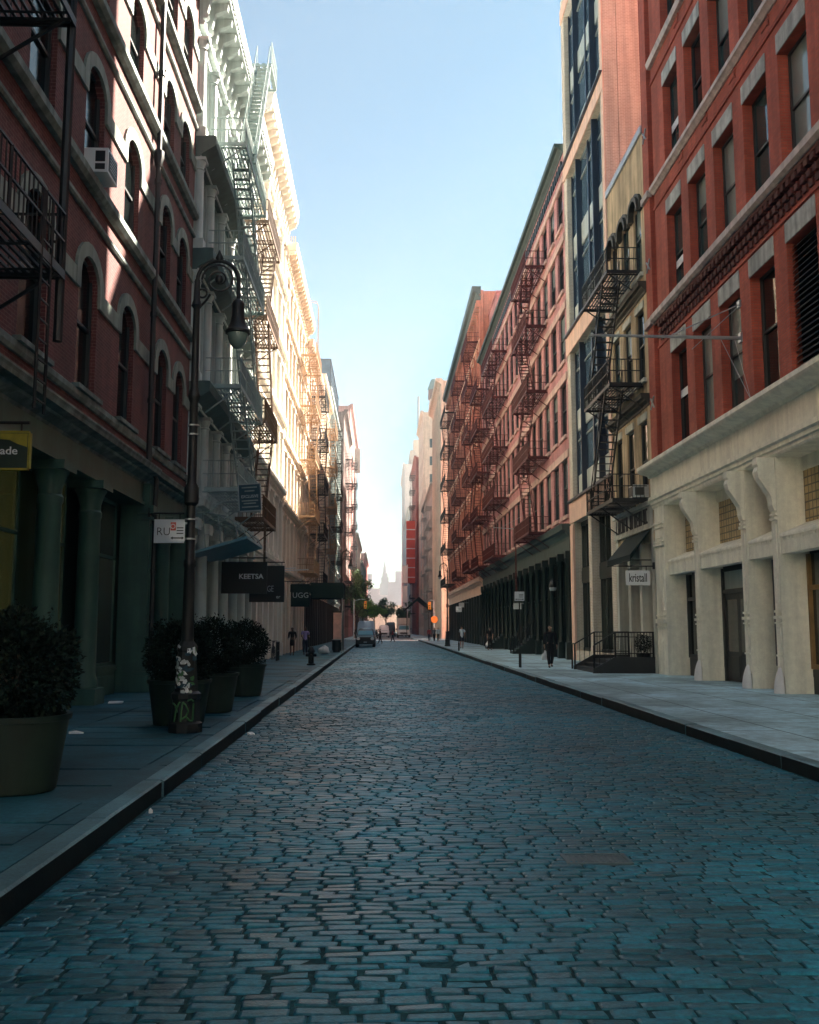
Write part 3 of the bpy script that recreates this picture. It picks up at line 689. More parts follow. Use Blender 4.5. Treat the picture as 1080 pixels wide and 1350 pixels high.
# --- further fronts
def dressed(name, label, sd, u0, u1, floors, top, n, mt, **kw):
    r = thing(name, label, 'building', (PX[sd], (u0+u1)/2, Z0)); castiron(r, sd, u0, u1, floors, top, n, mt, **kw)
    g = MB(); g.fb(sd, u0+.02, u1-.02, -.5, -.46, Z0, floors[0]); nb = n
    for k in range(nb+1):
        u = u0+.2+(u1-u0-.4)*k/nb; g.fb(sd, u-.18, u+.18, -.46, .1, Z0, floors[0]-.4)
    g.build('storefront', M['frame'], r)
    return r
r = dressed('pink_building', 'pink cream masonry building, fifth front from the plum brick building', -1, 78, 95.9, [5.2, 9.4, 13.6, 17.6, 21.4], 24.4, 7, 'creampink', roundc=False, corn=(.7,1.3), H=25.4, cr=.3, fm='frame')
fire_escape(r, -1, 82, 88, [5.6, 9.8, 14.0, 18.0, 21.8], 'black', off=.3)
r = dressed('slim_cast_iron_building', 'narrow sunlit apricot front with many fire escape landings, before the glass topped building', -1, 96, 111.9, [5.2, 9.6, 14.0, 18.2, 22.3], 26.2, 6, 'apricot', roundc=False, corn=(.7,1.4), H=27.4, cr=.3, fm='frame')
fire_escape(r, -1, 100, 106, [5.6, 10, 14.4, 18.6, 22.7], 'tanniron', off=.3)
r = dressed('glass_topped_building', 'grey building with blue glass upper storeys rising over the apricot fronts', -1, 112, 143.8, [5.2, 9.4, 13.6, 17.6, 21.4, 25.4], 29.4, 11, 'greyfar', roundc=False, corn=(.4,1.0), brk=False, H=30.3, cr=.22, fm='frame', gms=('glass2','blueglass'))
c = MB(); c.fb(-1, 122, 143.5, -6, -.3, 30.3, 36.5); c.build('glass_penthouse', M['blueglass'], r)
c = MB()
for k in range(9): u = 122+k*2.69; c.fb(-1, u-.06, u+.06, -.3, -.24, 30.3, 36.5)
for z in (30.4, 33.4, 36.4): c.fb(-1, 122, 143.5, -.3, -.22, z, z+.12)
for k in range(5): x = -6.7-k*1.4; c.box(x-.05,x+.05,121.93,122,30.3,36.5)
for z in (33.4,36.4): c.box(-12.4,-6.7,121.9,122,z,z+.12)
c.build('mullion', M['steelR3'], r)
fire_escape(r, -1, 116, 122, [5.6, 9.8, 14.0, 18.0, 21.8, 25.8], 'black', off=.3)
# ------------------------------------------------------------------ RIGHT BLOCK
sd = 1
# --- bright red brick building over the cream storefront
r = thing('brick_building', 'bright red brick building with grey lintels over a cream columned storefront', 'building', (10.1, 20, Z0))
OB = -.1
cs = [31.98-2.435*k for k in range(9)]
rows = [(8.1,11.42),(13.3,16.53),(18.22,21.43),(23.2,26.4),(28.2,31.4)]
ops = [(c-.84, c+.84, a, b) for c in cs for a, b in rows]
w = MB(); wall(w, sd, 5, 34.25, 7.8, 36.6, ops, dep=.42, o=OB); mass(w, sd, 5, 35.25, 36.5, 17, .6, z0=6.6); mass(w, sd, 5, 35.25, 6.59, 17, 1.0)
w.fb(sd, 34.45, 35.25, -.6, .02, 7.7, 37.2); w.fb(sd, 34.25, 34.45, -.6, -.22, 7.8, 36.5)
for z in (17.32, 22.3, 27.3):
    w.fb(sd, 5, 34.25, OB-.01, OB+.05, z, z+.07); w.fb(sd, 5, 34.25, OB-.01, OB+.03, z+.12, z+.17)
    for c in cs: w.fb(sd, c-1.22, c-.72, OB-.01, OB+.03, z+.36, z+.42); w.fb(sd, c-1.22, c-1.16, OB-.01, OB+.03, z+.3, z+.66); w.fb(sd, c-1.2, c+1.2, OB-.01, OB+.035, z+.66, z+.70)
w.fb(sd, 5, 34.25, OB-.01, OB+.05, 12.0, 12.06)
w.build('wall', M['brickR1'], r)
for c in cs:
    for a, b in rows:
        l = MB(); l.fb(sd, c-.845, c+.845, -.41, OB+.03, b+.002, b+.52); l.build('lintel', M['lintelR1'], r)
t = MB()
t.prof(sd, [(OB-.02,17.93),(OB+.05,17.93),(OB+.14,18.02),(OB+.2,18.06),(OB+.2,18.2),(OB+.16,18.22),(OB-.02,18.22)], 5, 34.25)
t.prof(sd, [(OB-.02,12.97),(OB+.2,12.97),(OB+.3,13.05),(OB+.3,13.24),(OB-.02,13.28)], 5, 34.25)
t.prof(sd, [(OB-.02,22.95),(OB+.14,22.95),(OB+.2,23.16),(OB-.02,23.19)], 5, 34.25)
t.prof(sd, [(OB-.02,27.95),(OB+.14,27.95),(OB+.2,28.16),(OB-.02,28.19)], 5, 34.25)
t.fb(sd, 34.4, 35.28, -.05, .16, 12.98, 13.26); t.fb(sd, 34.4, 35.28, -.05, .14, 17.95, 18.2)
t.build('ledge', M['ledgeR1'], r)
t = MB(); nb = int(29/.34)
for k in range(nb):
    u = 5.05+k*.34
    for z, p in ((12.18,.06),(12.42,.11),(12.68,.17)): t.fb(sd, u, u+.2, OB-.02, OB+p, z, z+.16)
t.fb(sd, 5, 34.25, OB-.02, OB+.02, 12.36, 12.40); t.fb(sd, 5, 34.25, OB-.02, OB+.05, 12.6, 12.64); t.fb(sd, 5, 34.25, OB-.02, OB+.16, 12.86, 12.965)
t.build('corbel_table', M['corbel'], r)
bl = [0, .45, 1, 0, .7, .3, 0, 1, 0]
for i, c in enumerate(cs):
    for j, (a, b) in enumerate(rows):
        if i == 4 and j == 0:
            f = MB(); n = 22
            for k in range(n): z = a+.05+(b-a-.1)*k/n; f.add([(10.3,c-.84,z),(10.3,c+.84,z),(10.42,c+.84,z+.13),(10.42,c-.84,z+.13)], [(0,1,2,3)])
            f.fb(sd, c-.84, c+.84, -.42, -.38, a, b); f.build('louvre_panel', M['frame'], r)
        else: window(r, sd, c, a, OB-.3, 1.68, b-a, 'sash', 'frame', 'glass2' if (i+j) % 3 else 'glass', bl[(i*2+j*3) % 9])
for z, t_ in ((9.9, 0), (14.6, 0), (19.7, 0)):          # narrow notices across the windows by the corner
    n = MB(); n.fb(sd, 31.25, 32.7, OB-.27, OB-.255, z-.15, z+.12); n.build('window_notice', M['white'], r)
for z in (10.1, 15.4, 20.6):
    q = MB()
    for a in range(4): t1 = a*math.pi/2+.785; q.bar((10.06,34.85,z),(10.06,34.85+.3*math.cos(t1),z+.3*math.sin(t1)),.05)
    q.box(10.04,10.09,34.8,34.9,z-.06,z+.06)
    q.build('anchor_plate', M['galv'], r)
# storefront
FR = 'frontR1'
t = MB(); t.prof(sd, [(-.05,7.3),(.16,7.3),(.2,7.38),(.5,7.46),(.56,7.5),(.6,7.56),(.6,7.68),(.5,7.72),(-.05,7.86)], 5, 35.26)
t.build('storefront_cornice', M[FR], r)
t = MB(); t.fb(sd, 5, 35.24, -.8, .1, 6.58, 7.3)
t.prof(sd, [(-.8,6.14),(.02,6.14),(.06,6.2),(.06,6.28),(.12,6.30),(.12,6.40),(.2,6.44),(.2,6.57),(-.8,6.57)], 5, 35.26)
for k in range(11): t.fb(sd, 34.9-k*2.7, 34.93-k*2.7, .1, .108, 6.6, 7.28)
t.build('frieze', M[FR], r)
t = MB(); t.fb(sd, 5, 35.2, -1.0, -.96, Z0, 6.57); t.build('recess_wall', M['frame'], r)
pil = [30.6, 26.5, 24.35, 20.3, 18.2, 14.1, 12.0, 8.0]
for u in pil:
    c = MB(); h = .2
    c.fb(sd, u-h, u+h, -.78, 0., Z0, 6.14)
    c.prof(sd, [(-.02,4.75),(.05,4.75),(.10,4.9),(.10,5.0),(.13,5.15),(.26,5.35),(.42,5.6),(.46,5.78),(.42,5.9),(.46,5.96),(.46,6.135),(-.02,6.135)], u-.15, u+.15)
    for a, b, p in ((4.52,4.6,.07),(4.64,4.7,.05),(2.16,2.22,.05),(2.0,2.08,.08),(1.88,1.92,.05),(1.05,1.1,.04)): c.fb(sd, u-h*.9, u+h*.9, -.02, p, a, b)
    c.fb(sd, u-h-.02, u+h+.02, -.8, .0, Z0, .55)
    c.fb(sd, u-h*.6, u+h*.6, -.02, .03, 2.4, 4.4); c.fb(sd, u-h*.6, u+h*.6, -.02, .03, 1.2, 1.8)
    co = c.build('column', M[FR], r)
    f = MB(); f.lathe(10.07, u, [(.17,Z0),(.165,Z0+.15),(.14,Z0+.32),(.10,Z0+.47),(.05,Z0+.60),(.012,Z0+.66)], 16); f.build('wheel_guard', M['fin'], co, smooth=50)
c = MB(); c.fb(sd, 33.85, 35.05, -.9, .05, Z0, 6.14); c.fb(sd, 35.05, 35.22, -.9, -.1, Z0, 6.14)
for a, b, p in ((5.5,5.58,.12),(5.36,5.42,.10),(4.85,4.9,.10),(4.72,4.8,.15),(2.2,2.25,.10),(1.95,2.1,.14),(1.8,1.84,.1)): c.fb(sd, 33.92, 34.98, .0, p, a, b)
c.fb(sd, 34.05, 34.85, .05, .08, 5.0, 5.3); c.fb(sd, 34.05, 34.85, .05, .08, 2.4, 4.6)
c.build('pilaster', M[FR], r)
bays = sorted(pil)
gaps = [(bays[i]+.2, bays[i+1]-.2) for i in range(len(bays)-1)]+[(30.8, 33.85)]
for a, b in gaps:
    s = MB(); s.fb(sd, a, b, -.4, -.06, 3.64, 4.06); s.prof(sd, [(-.9,4.06),(-.03,4.06),(-.03,4.12),(-.05,4.16),(-.75,4.46),(-.9,4.46)], a, b)
    n = max(3, int((b-a)/.16))
    for k in range(n): u = a+(b-a)*(k+.5)/n; s.fb(sd, u-.03, u+.03, -.06, -.04, 3.98, 4.05)
    for k in range(1, int((b-a)/.5)): s.fb(sd, a+k*.5, a+k*.5+.008, -.06, -.054, 3.65, 3.97)
    s.build('signboard', M[FR], r)
    t = MB(); t.fb(sd, a, b, -.78, -.72, 4.46, 6.13); to = t.build('transom', M['blocks'], r)
    t = MB(); t.fb(sd, a, b, -.72, -.66, 5.78, 6.13); t.build('header', M[FR], to)
for a, b in ((26.7, 30.4), (14.3, 18.0)):
    f = MB()
    for u in (a, b-.1): f.fb(sd, u, u+.1, -.85, -.7, Z0, 3.64)
    f.fb(sd, a+.1, b-.1, -.85, -.72, 2.85, 2.98); f.fb(sd, a+.1, b-.1, -.85, -.72, 3.54, 3.64)
    d = f.build('entrance', M['frame'], r)
    p = MB(); p.fb(sd, a+.1, b-.1, -.82, -.78, 2.98, 3.54); p.build('transom_panel', M['panelR3'], d)
    n = 3; W = (b-a-.2)/n
    for k in range(n):
        u = a+.1+k*W; q = MB(); q.fb(sd, u+.01, u+W-.01, -.84, -.78, Z0+.02, 2.84)
        q.fb(sd, u+.12, u+W-.12, -.78, -.765, .3, .9); dd = q.build('door', M['frame'], d)
        q = MB(); q.fb(sd, u+.14, u+W-.14, -.78, -.772, 1.05, 2.65); q.build('pane', M['shopglass'], dd)
    n_ = MB(); n_.fb(sd, a+.55, a+.85, -.765, -.758, 1.45, 1.95); n_.build('paper_notice', M['white'], d)
    n_ = MB(); n_.fb(sd, a+.35, a+.95, -.775, -.765, 3.12, 3.45); n_.build('notice_board', M['signred'], d)
for a, b in ((20.5, 24.15), (8.2, 11.8), (24.55, 26.3), (30.8, 33.85), (18.4, 20.1)):
    f = MB(); big = b-a > 3.2
    for u in (a, b-.12): f.fb(sd, u, u+.12, -.8, -.68, .75, 3.64)
    for z in (.75, 2.72): f.fb(sd, a+.12, b-.12, -.8, -.67, z, z+.12)
    wo = f.build('shop_window', M['wood' if big else 'frame'], r)
    p = MB(); p.quad((10.86,a,.75),(10.86,b,.75),(10.86,b,3.64),(10.86,a,3.64)); p.build('pane', M['shopglass' if big else 'glass'], wo)
    p = MB(); p.fb(sd, a, b, -.9, -.72, Z0, .74); p.build('bulkhead', M['frame'], wo)
t = MB(); t.prof(sd, cornice_pts(1., 35.4, 37.3), 5, 34.3); t.build('cornice', M['darkL2'], r)
# flagpole with stay
fl = thing('flagpole', 'long grey flagpole projecting level from the bright red brick building over the pavement', 'flagpole', (10.15, 26.3, 9.9))
p = MB(); p.path([(10.25,26.3,9.95),(8,26.3,9.98),(5.95,26.3,10.0)], .055, 8, r1=.035); p.lathe(5.93,26.3,[(.02,9.94),(.06,9.97),(.06,10.03),(.02,10.07)],8); p.build('pole', M['galv'], fl, smooth=40)
p = MB(); p.tube((10.2,26.3,10.95),(8.2,26.3,10.03),.018); p.tube((10.2,26.3,10.93),(9.2,27.6,10.0),.01); p.build('stay', M['galv'], fl)
p = MB(); p.box(10.14,10.21,26.2,26.4,9.82,10.1); p.box(10.14,10.21,26.2,26.4,10.85,11.05)
p.tube((10.0,26.3,9.93),(10.12,25.6,8.0),.008); p.tube((9.6,26.3,9.93),(10.12,25.6,8.0),.008); p.build('bracket', M['galv'], fl)

# --- tan stucco building with black fire escape
r = thing('stucco_building', 'narrow tan stucco building with dark arched hoods behind a black fire escape', 'building', (10.1, 38.2, Z0))
cs = [36.35, 38.25, 40.15]
rows = [(6.55,9.7,0),(11.3,14.1,0),(15.5,18.6,.5)]
ops = [(c-.55,c+.55,a,b,rs) for c in cs for a,b,rs in rows]
w = MB(); wall(w, sd, 35.31, 41.15, 5.0, 21.0, ops, dep=.18); mass(w, sd, 35.31, 41.15, 20.8, 14, .24, z0=6.3); mass(w, sd, 35.31, 41.15, 6.29, 14, .62); w.build('wall', M['stuccoR2'], r)
c = MB(); c.fb(sd, 35.3, 41.16, -.5, .08, 21.0, 21.3); c.build('coping', M['copingR2'], r)
for c in cs: t = MB(); hood(t, sd, c-.55, c+.55, 18.1, .5, .16, .22, .1); hood(t, sd, c-.73, c+.73, 18.1, .68, .12, .12, .1); t.build('hood_mould', M['trimR2'], r)
for z in (10.15, 14.55): t = MB(); t.prof(sd, cornice_pts(.34, z, z+.45), 35.32, 41.14); t.build('ledge', M['trimR2'], r)
for c in cs:
    for a, b, rs in rows[:2]: t = MB(); t.fb(sd, c-.62, c+.62, -.02, .05, b+.003, b+.28); t.build('lintel', M['frontR2'], r)
    for a, b, rs in rows: t = MB(); t.fb(sd, c-.7, c+.7, -.02, .12, a-.16, a-.004); t.build('sill', M['frontR2'], r)
for c in cs:
    for a, b, rs in rows: window(r, sd, c, a, -.10, 1.1, b-a, 'sash', 'frame', random.choice(('glass','glass2')), random.choice((0,0,.4)))
fire_escape(r, sd, 36.0, 40.6, [6.65, 11.15, 15.65], 'black', d=1.25, su=(40.2, 37.0), bal=.15)
t = MB(); t.fb(sd, 35.33, 41.1, -.3, .06, 5.5, 6.42); t.fb(sd, 35.33, 41.1, .06, .14, 6.36, 6.48); t.fb(sd, 35.33, 41.1, .06, .1, 5.48, 5.55)
for u in (35.5, 37.25, 39.0, 40.9): t.fb(sd, u-.17, u+.17, -.4, .02, Z0, 5.49); t.fb(sd, u-.2, u+.2, -.4, .06, Z0, .9)
sf = t.build('storefront', M['frontR2'], r)
for a, b in ((35.68,37.07),(37.43,38.82),(39.18,40.72)): shopfront(r, sd, a, b, -.5, .6, 5.45, 1.2, 3.9, 'frontR2', 'shopglass', 1, 'frontR2')
# the carved lettering over the shop cannot be read in the photograph: tall dark strokes in two words
l = MB(); u = 40.7
for k in range(15):
    if k == 6: u -= .3; continue
    l.fb(sd, u-.07, u, .06, .085, 5.7, 6.28)
    if k % 2: l.fb(sd, u-.22, u-.15, .06, .085, 5.7, 6.28)
    if k % 3: l.fb(sd, u-.22, u-.07, .06, .084, 6.2, 6.28)
    if k % 3 == 1: l.fb(sd, u-.22, u-.07, .06, .084, 5.94, 6.02)
    if k % 4 == 2: l.fb(sd, u-.22, u-.07, .06, .084, 5.7, 5.78)
    u -= .33
l.build('lettering', M['inkblack'], r)
aw = MB(); xo, zt, zo = 9.25, 5.45, 4.5
aw.add([(10.05,35.6,zt),(10.05,39.2,zt),(xo,39.2,zo),(xo,35.6,zo),(xo,39.2,zo-.22),(xo,35.6,zo-.22)], [(0,1,2,3),(3,2,4,5)])
aw.add([(10.05,35.6,zt),(xo,35.6,zo),(xo,35.6,zo-.22)], [(0,1,2)]); aw.add([(10.05,39.2,zt),(xo,39.2,zo),(xo,39.2,zo-.22)], [(0,1,2)])
aw.add([(10.05,35.6,zt-.03),(10.05,39.2,zt-.03),(xo+.02,39.2,zo-.03),(xo+.02,35.6,zo-.03)], [(3,2,1,0)])
for u in (35.6, 39.2): aw.tube((10.05,u,zo-.2),(xo,u,zo-.2),.02)
aw.tube((xo,35.6,zo-.22),(xo,39.2,zo-.22),.025); aw.build('awning', M['awn'], r)
ac = thing('air_conditioner', 'pale air conditioner box under a lower window of the tan stucco building', 'air conditioner', (9.9, 36.35, 6.6))
b = MB(); b.box(9.55,10.25,36.0,36.7,6.72,7.2); b.build('case', M['offwhite'], ac)
g = MB(); g.box(9.538,9.55,36.07,36.63,6.78,7.14); g.box(9.62,9.95,35.988,36.0,6.8,7.1); g.build('grille', M['frame'], ac)

# --- salmon brick building
r = thing('brick_building', 'tall salmon brick building with blue steel window bays and a blank side wall', 'building', (10.1, 46, Z0))
ua, ub = 41.2, 50.95
w = MB(); wall(w, sd, ua+.01, ub, Z0, 37.3, [(42.0,50.15,Z0+.5,7.3),(42.0,50.15,8.4,16.45),(42.0,50.15,17.45,26.4),(42.0,50.15,27.2,35.9)], dep=.6)
mass(w, sd, ua+.01, ub, 37.2, 13, .62); w.fb(sd, 46.0, 46.7, -.58, -.02, Z0, 7.29)
w.build('wall', M['brickR3'], r)
t = MB()
for z0, z1 in ((7.3,8.4),(16.45,17.45),(26.4,27.2),(35.9,36.7)): t.fb(sd, ua+.02, ub-.01, -.3, .06, z0+.003, z1-.003); t.fb(sd, ub-.82, ub-.01, -.05, .055, Z0, z1-1.2) if z0 < 8 else None
t.fb(sd, ua+.02, ua+.42, -.05, .05, 8.42, 16.43); t.fb(sd, ua+.02, ua+.42, -.05, .05, 17.47, 26.38); t.fb(sd, ua+.02, ua+.42, -.05, .05, 27.22, 35.88)
t.build('precast_band', M['slabR3'], r)
for z in (8.4, 17.45, 27.2): t = MB(); t.fb(sd, ua+.1, ub-.1, -.02, .2, z, z+.1); t.build('flashing', M['steelR3'], r)
cols_ = [42.0+8.15*k/4 for k in range(5)]
for z0, z1 in ((8.5,16.45),(17.55,26.4),(27.3,35.9)):
    f = MB(); h = (z1-z0)
    for k, u in enumerate(cols_): f.fb(sd, u-.09 if k else u, u+.09 if k < 4 else u, -.5, -.25, z0, z1)
    f.fb(sd, 43.98, 44.10, -.25, -.02, z0, z1); f.fb(sd, 48.02, 48.12, -.25, -.06, z0, z1)
    wb = f.build('window_bay', M['steelR3'], r)
    p = MB(); q = MB(); s = MB()
    for k in range(4):
        a, b = cols_[k]+.09, cols_[k+1]-.09
        sh = [.0,.12,-.06,.08][k]
        for (za, zb, kind) in ((.0,.16,'s'),(.16,.40,'g'),(.40,.47,'g'),(.47,.60,'s'),(.60,.88,'g'),(.88,1.,'g')):
            A, B = z0+h*za, z0+h*zb
            if kind == 'g': p.fb(sd, a, b, -.4, -.36, A, B); q.fb(sd, a, b, -.36, -.3, B-.09, B-.003); q.fb(sd, a, a+.06, -.36, -.3, A, B-.09)
            else: s = MB(); s.fb(sd, a, b, -.4, -.3, A, B); s.build('spandrel', M['panelR3'], wb)
    p.build('pane', M['blueglass'], wb); q.build('sash', M['framepale'], wb)
f = MB()
for u in (42.1, 43.4, 44.7, 45.9, 46.8, 47.9, 49.0, 50.05): f.fb(sd, u-.06, u+.06, -.58, -.4, .6, 7.3)
for z in (.6, 4.1, 4.7, 7.1): f.fb(sd, 42.0, 50.15, -.59, -.38, z, z+.2)
f.fb(sd, 42.0, 50.15, -.6, -.36, 4.2, 4.75)
fo = f.build('shop_window', M['ironR4'], r)
p = MB(); p.fb(sd, 42.0, 50.15, -.56, -.53, .6, 7.3); p.build('pane', M['shopglass'], fo)

# --- rose brick building with red fire escapes
r = thing('brick_building', 'long rose brick building with red fire escapes above a bottle green storefront', 'building', (10.1, 73, Z0))
ua, ub = 51.0, 95.4; n = 17; bay = (ub-ua)/n
rows = [(7.9,11.0),(12.3,15.3),(16.5,19.3),(20.5,23.2),(24.3,26.6)]
cs = [ua+bay*(k+.5) for k in range(n)]
ops = [(c-.86,c+.86,a,b) for c in cs for a, b in rows]
w = MB(); wall(w, sd, ua+.01, ub-.01, 7.2, 28.3, ops, dep=.2); mass(w, sd, ua+.01, ub-.01, 28.3, 16, .25, z0=6.0); mass(w, sd, ua+.01, ub-.01, 5.99, 16, .78)
w.fb(sd, ua+.02, ub-.02, -.02, .08, 27.1, 27.25); w.build('wall', M['brickR4'], r)
for a, b in rows: t = MB(); t.fb(sd, ua+.02, ub-.02, -.02, .07, b+.004, b+.42); t.build('lintel_band', M['lintelR4'], r)
t = MB(); t.fb(sd, -.95, .95, -.02, .12, -.2, -.004); sm_ = t.mesh('sill', M['lintelR4'], (PX[1],0,0))
for c in cs:
    for a, b in rows: inst('sill', sm_, r, (PX[1], c, a))
t = MB(); k = 0
for k in range(int((ub-ua)/.62)): u = ua+.3+k*.62; t.fb(sd, u, u+.3, .0, .1, 27.35, 27.95)
t.m = [1]*len(t.f); t.prof(sd, cornice_pts(.5, 28.3, 28.85), ua+.02, ub-.02); t.build('cornice', [M['corniceR4'], M['ironR4']], r)
for c in cs:
    for a, b in rows: window(r, sd, c, a, -.12, 1.72, b-a, 'sash', 'frame', **pick())
t = MB(); t.prof(sd, cornice_pts(.5, 6.5, 7.35), ua+.02, ub-.02); t.fb(sd, ua+.02, ub-.02, -.3, .08, 5.9, 6.5); t.build('storefront_cornice', M['corniceR4'], r)
t = MB(); t.fb(sd, ua+.02, ub-.02, -.75, -.7, Z0, 6.0); t.build('recess_wall', M['ironR4'], r)
for k in range(n+1):
    u = min(max(ua+bay*k, ua+.25), ub-.25)
    c = MB(); c.lathe(9.98, u, [(.2,Z0+.9),(.14,Z0+1.05),(.125,5.2),(.17,5.3),(.2,5.5)], 12); c.fb(sd, u-.24, u+.24, -.1, .32, Z0, Z0+.9); c.fb(sd, u-.22, u+.22, -.1, .3, 5.5, 5.89); c.build('column', M['ironR4'], r, smooth=35)
for k in range(n):
    a = ua+bay*k+.3; f = MB()
    for u in (a, a+1.0, a+bay-.68): f.fb(sd, u, u+.08, -.7, -.6, Z0, 5.9)
    for z in (.9, 3.6): f.fb(sd, a+.08, a+bay-.6, -.7, -.61, z, z+.1)
    fo = f.build('shop_window', M['ironR4'], r); p = MB(); p.quad((10.78,a,1.0),(10.78,a+bay-.6,1.0),(10.78,a+bay-.6,5.85),(10.78,a,5.85)); p.build('pane', M['glass'], fo)
fire_escape(r, sd, 57.2, 63.6, [7.5, 12.1, 16.2, 20.3, 24.1], 'rediron', d=1.2, bal=.17, drop=(62.9, 4.2))
fire_escape(r, sd, 75.5, 83.5, [7.5, 12.1, 16.2, 20.3, 24.1], 'rediron', d=1.2, bal=.2)
fire_escape(r, sd, 88.0, 94.5, [7.5, 12.1, 16.2, 20.3, 24.1], 'rediron', d=1.2, bal=.22)
b = MB(); b.box(10.9,17,88.5,95.3,28.4,33.6); b.box(10.8,17,88.4,95.35,33.6,33.8); b.build('roof_bulkhead', M['brickR4'], r)
for y0, lb in ((63.0, 0), (78.5, 1)):
    s = MB(); n_ = 7
    for k in range(n_): s.box(8.55+k*.21, 10.1, y0, y0+1.5, Z0+k*.17, Z0+(k+1)*.17)
    s.box(10.1-.0,10.7,y0,y0+1.5,Z0,Z0+n_*.17); so = s.build('stoop', M['ironR4'], r)
    q = MB()
    for u in (y0+.05, y0+1.45):
        q.bar((8.6,u,Z0+1.0),(10.0,u,Z0+2.15),.05); q.bar((8.6,u,Z0+.55),(10.0,u,Z0+1.7),.03)
        for k in range(6): x = 8.6+k*.28; q.bar((x,u,Z0+.1+k*.22),(x,u,Z0+1.0+k*.23),.03 if k else .07)
    q.build('railing', M['black'], so)
b = MB()
b.lathe(9.55,53.6,[(.02,4.5),(.16,4.35),(.22,4.2),(.2,3.95),(.12,3.8),(.03,3.7)],8); b.tube((10.05,53.6,4.3),(9.55,53.6,4.55),.03); lo = b.build('wall_lantern', M['black'], r)
b = MB(); b.lathe(9.55,53.6,[(.17,3.86),(.205,3.97),(.21,4.18)],8); b.build('lantern_glass', M['offwhite'], lo)
b = MB(); b.box(9.2,9.75,67.2,67.26,3.1,3.5); b.tube((9.2,67.23,3.52),(10.05,67.23,3.52),.015); tag(b.build('shop_sign', M['offwhite'], org=(9.6,67.2,3.3)), 'small blank white projecting sign on the bottle green storefront', 'sign')
fl = thing('flagpole', 'slim pale flagpole angled out from the rose brick building beside a red fire escape', 'flagpole', (10.1, 66.5, 8))
p = MB(); p.path([(10.05,66.5,8.6),(7.8,66.5,8.75)],.035,8,r1=.025); p.tube((10.05,66.5,9.7),(8.3,66.5,8.75),.012); p.lathe(7.8,66.5,[(.01,8.68),(.05,8.75),(.01,8.82)],8); p.build('pole', M['galv'], fl)
p = MB(); p.box(10.03,10.09,66.4,66.6,8.45,8.75); p.build('bracket', M['galv'], fl)

# --- orange brick building
r = thing('brick_building', 'tall orange brick building with black basket fire escapes near the crossing', 'building', (10.1, 120, Z0))
ua, ub = 95.45, 143.9; n = 16; bay = (ub-ua)/n
rows = [(8.2+4.75*k, 11.5+4.75*k) for k in range(6)]
cs = [ua+bay*(k+.5) for k in range(n)]
ops = [(c-.85,c+.85,a,b) for c in cs for a, b in rows]
w = MB(); wall(w, sd, ua+.01, ub, 7.0, 36.4, ops, dep=.25); mass(w, sd, ua+.01, ub, 36.3, 16, .3, z0=5.95); mass(w, sd, ua+.01, ub, 5.94, 16, .75)
for k in range(n+1): u = min(max(ua+bay*k, ua+.3), ub-.3); w.fb(sd, u-.28, u+.28, -.02, .16, 7.2, 34.6)
w.build('wall', M['brickR5'], r)
t = MB()
for a, b in rows: t.fb(sd, ua+.02, ub-.02, -.02, .2, b+.5, b+.75)
t.build('string_course', M['slabR3'], r)
t = MB(); t.fb(sd, -.95, .95, -.02, .1, .004, .3); lm_ = t.mesh('lintel', M['slabR3'], (PX[1],0,0))
for a, b in rows:
    for c in cs: inst('lintel', lm_, r, (PX[1], c, b))
t = MB(); t.prof(sd, cornice_pts(.9, 35.4, 36.8), ua+.02, ub-.02); n0 = len(t.f)
for k in range(60): u = ua+.3+k*.8; t.fb(sd, u, u+.35, .0, .45, 34.7, 35.39)
t.m = [0]*n0+[1]*(len(t.f)-n0); t.build('cornice', [M['corniceR4'], M['brickR5']], r)
for c in cs:
    for a, b in rows: window(r, sd, c, a, -.16, 1.7, b-a, 'sash', 'frame', **pick())
t = MB(); t.prof(sd, cornice_pts(.45, 5.9, 6.9), ua+.02, ub-.02); t.fb(sd, ua+.02, ub-.02, -.3, .1, 5.2, 5.9); t.build('storefront_cornice', M['slabR3'], r)
t = MB(); t.fb(sd, ua+.02, ub-.02, -.7, -.66, Z0, 5.3)
for k in range(n+1): u = min(max(ua+bay*k, ua+.25), ub-.25); t.fb(sd, u-.2, u+.2, -.66, .1, Z0, 5.2)
t.build('storefront', M['ironR4'], r)
fire_escape(r, sd, 97.5, 105.0, [7.8+4.75*k for k in range(6)], 'rediron', d=1.2, bal=.25)
fire_escape(r, sd, 113.5, 121.0, [7.8+4.75*k for k in range(6)], 'rediron', d=1.2, bal=.25)
fire_escape(r, sd, 130.5, 141.5, [7.8+4.75*k for k in range(6)], 'black', d=1.35, bal=.3)
b = MB(); b.box(8.9,9.5,111,111.08,4.2,4.7); b.tube((8.9,111.04,4.72),(10.0,111.04,4.72),.02); tag(b.build('shop_sign', M['offwhite'], org=(9.2,111,4.4)), 'tiny white projecting sign on the dark base of the orange brick building', 'sign')
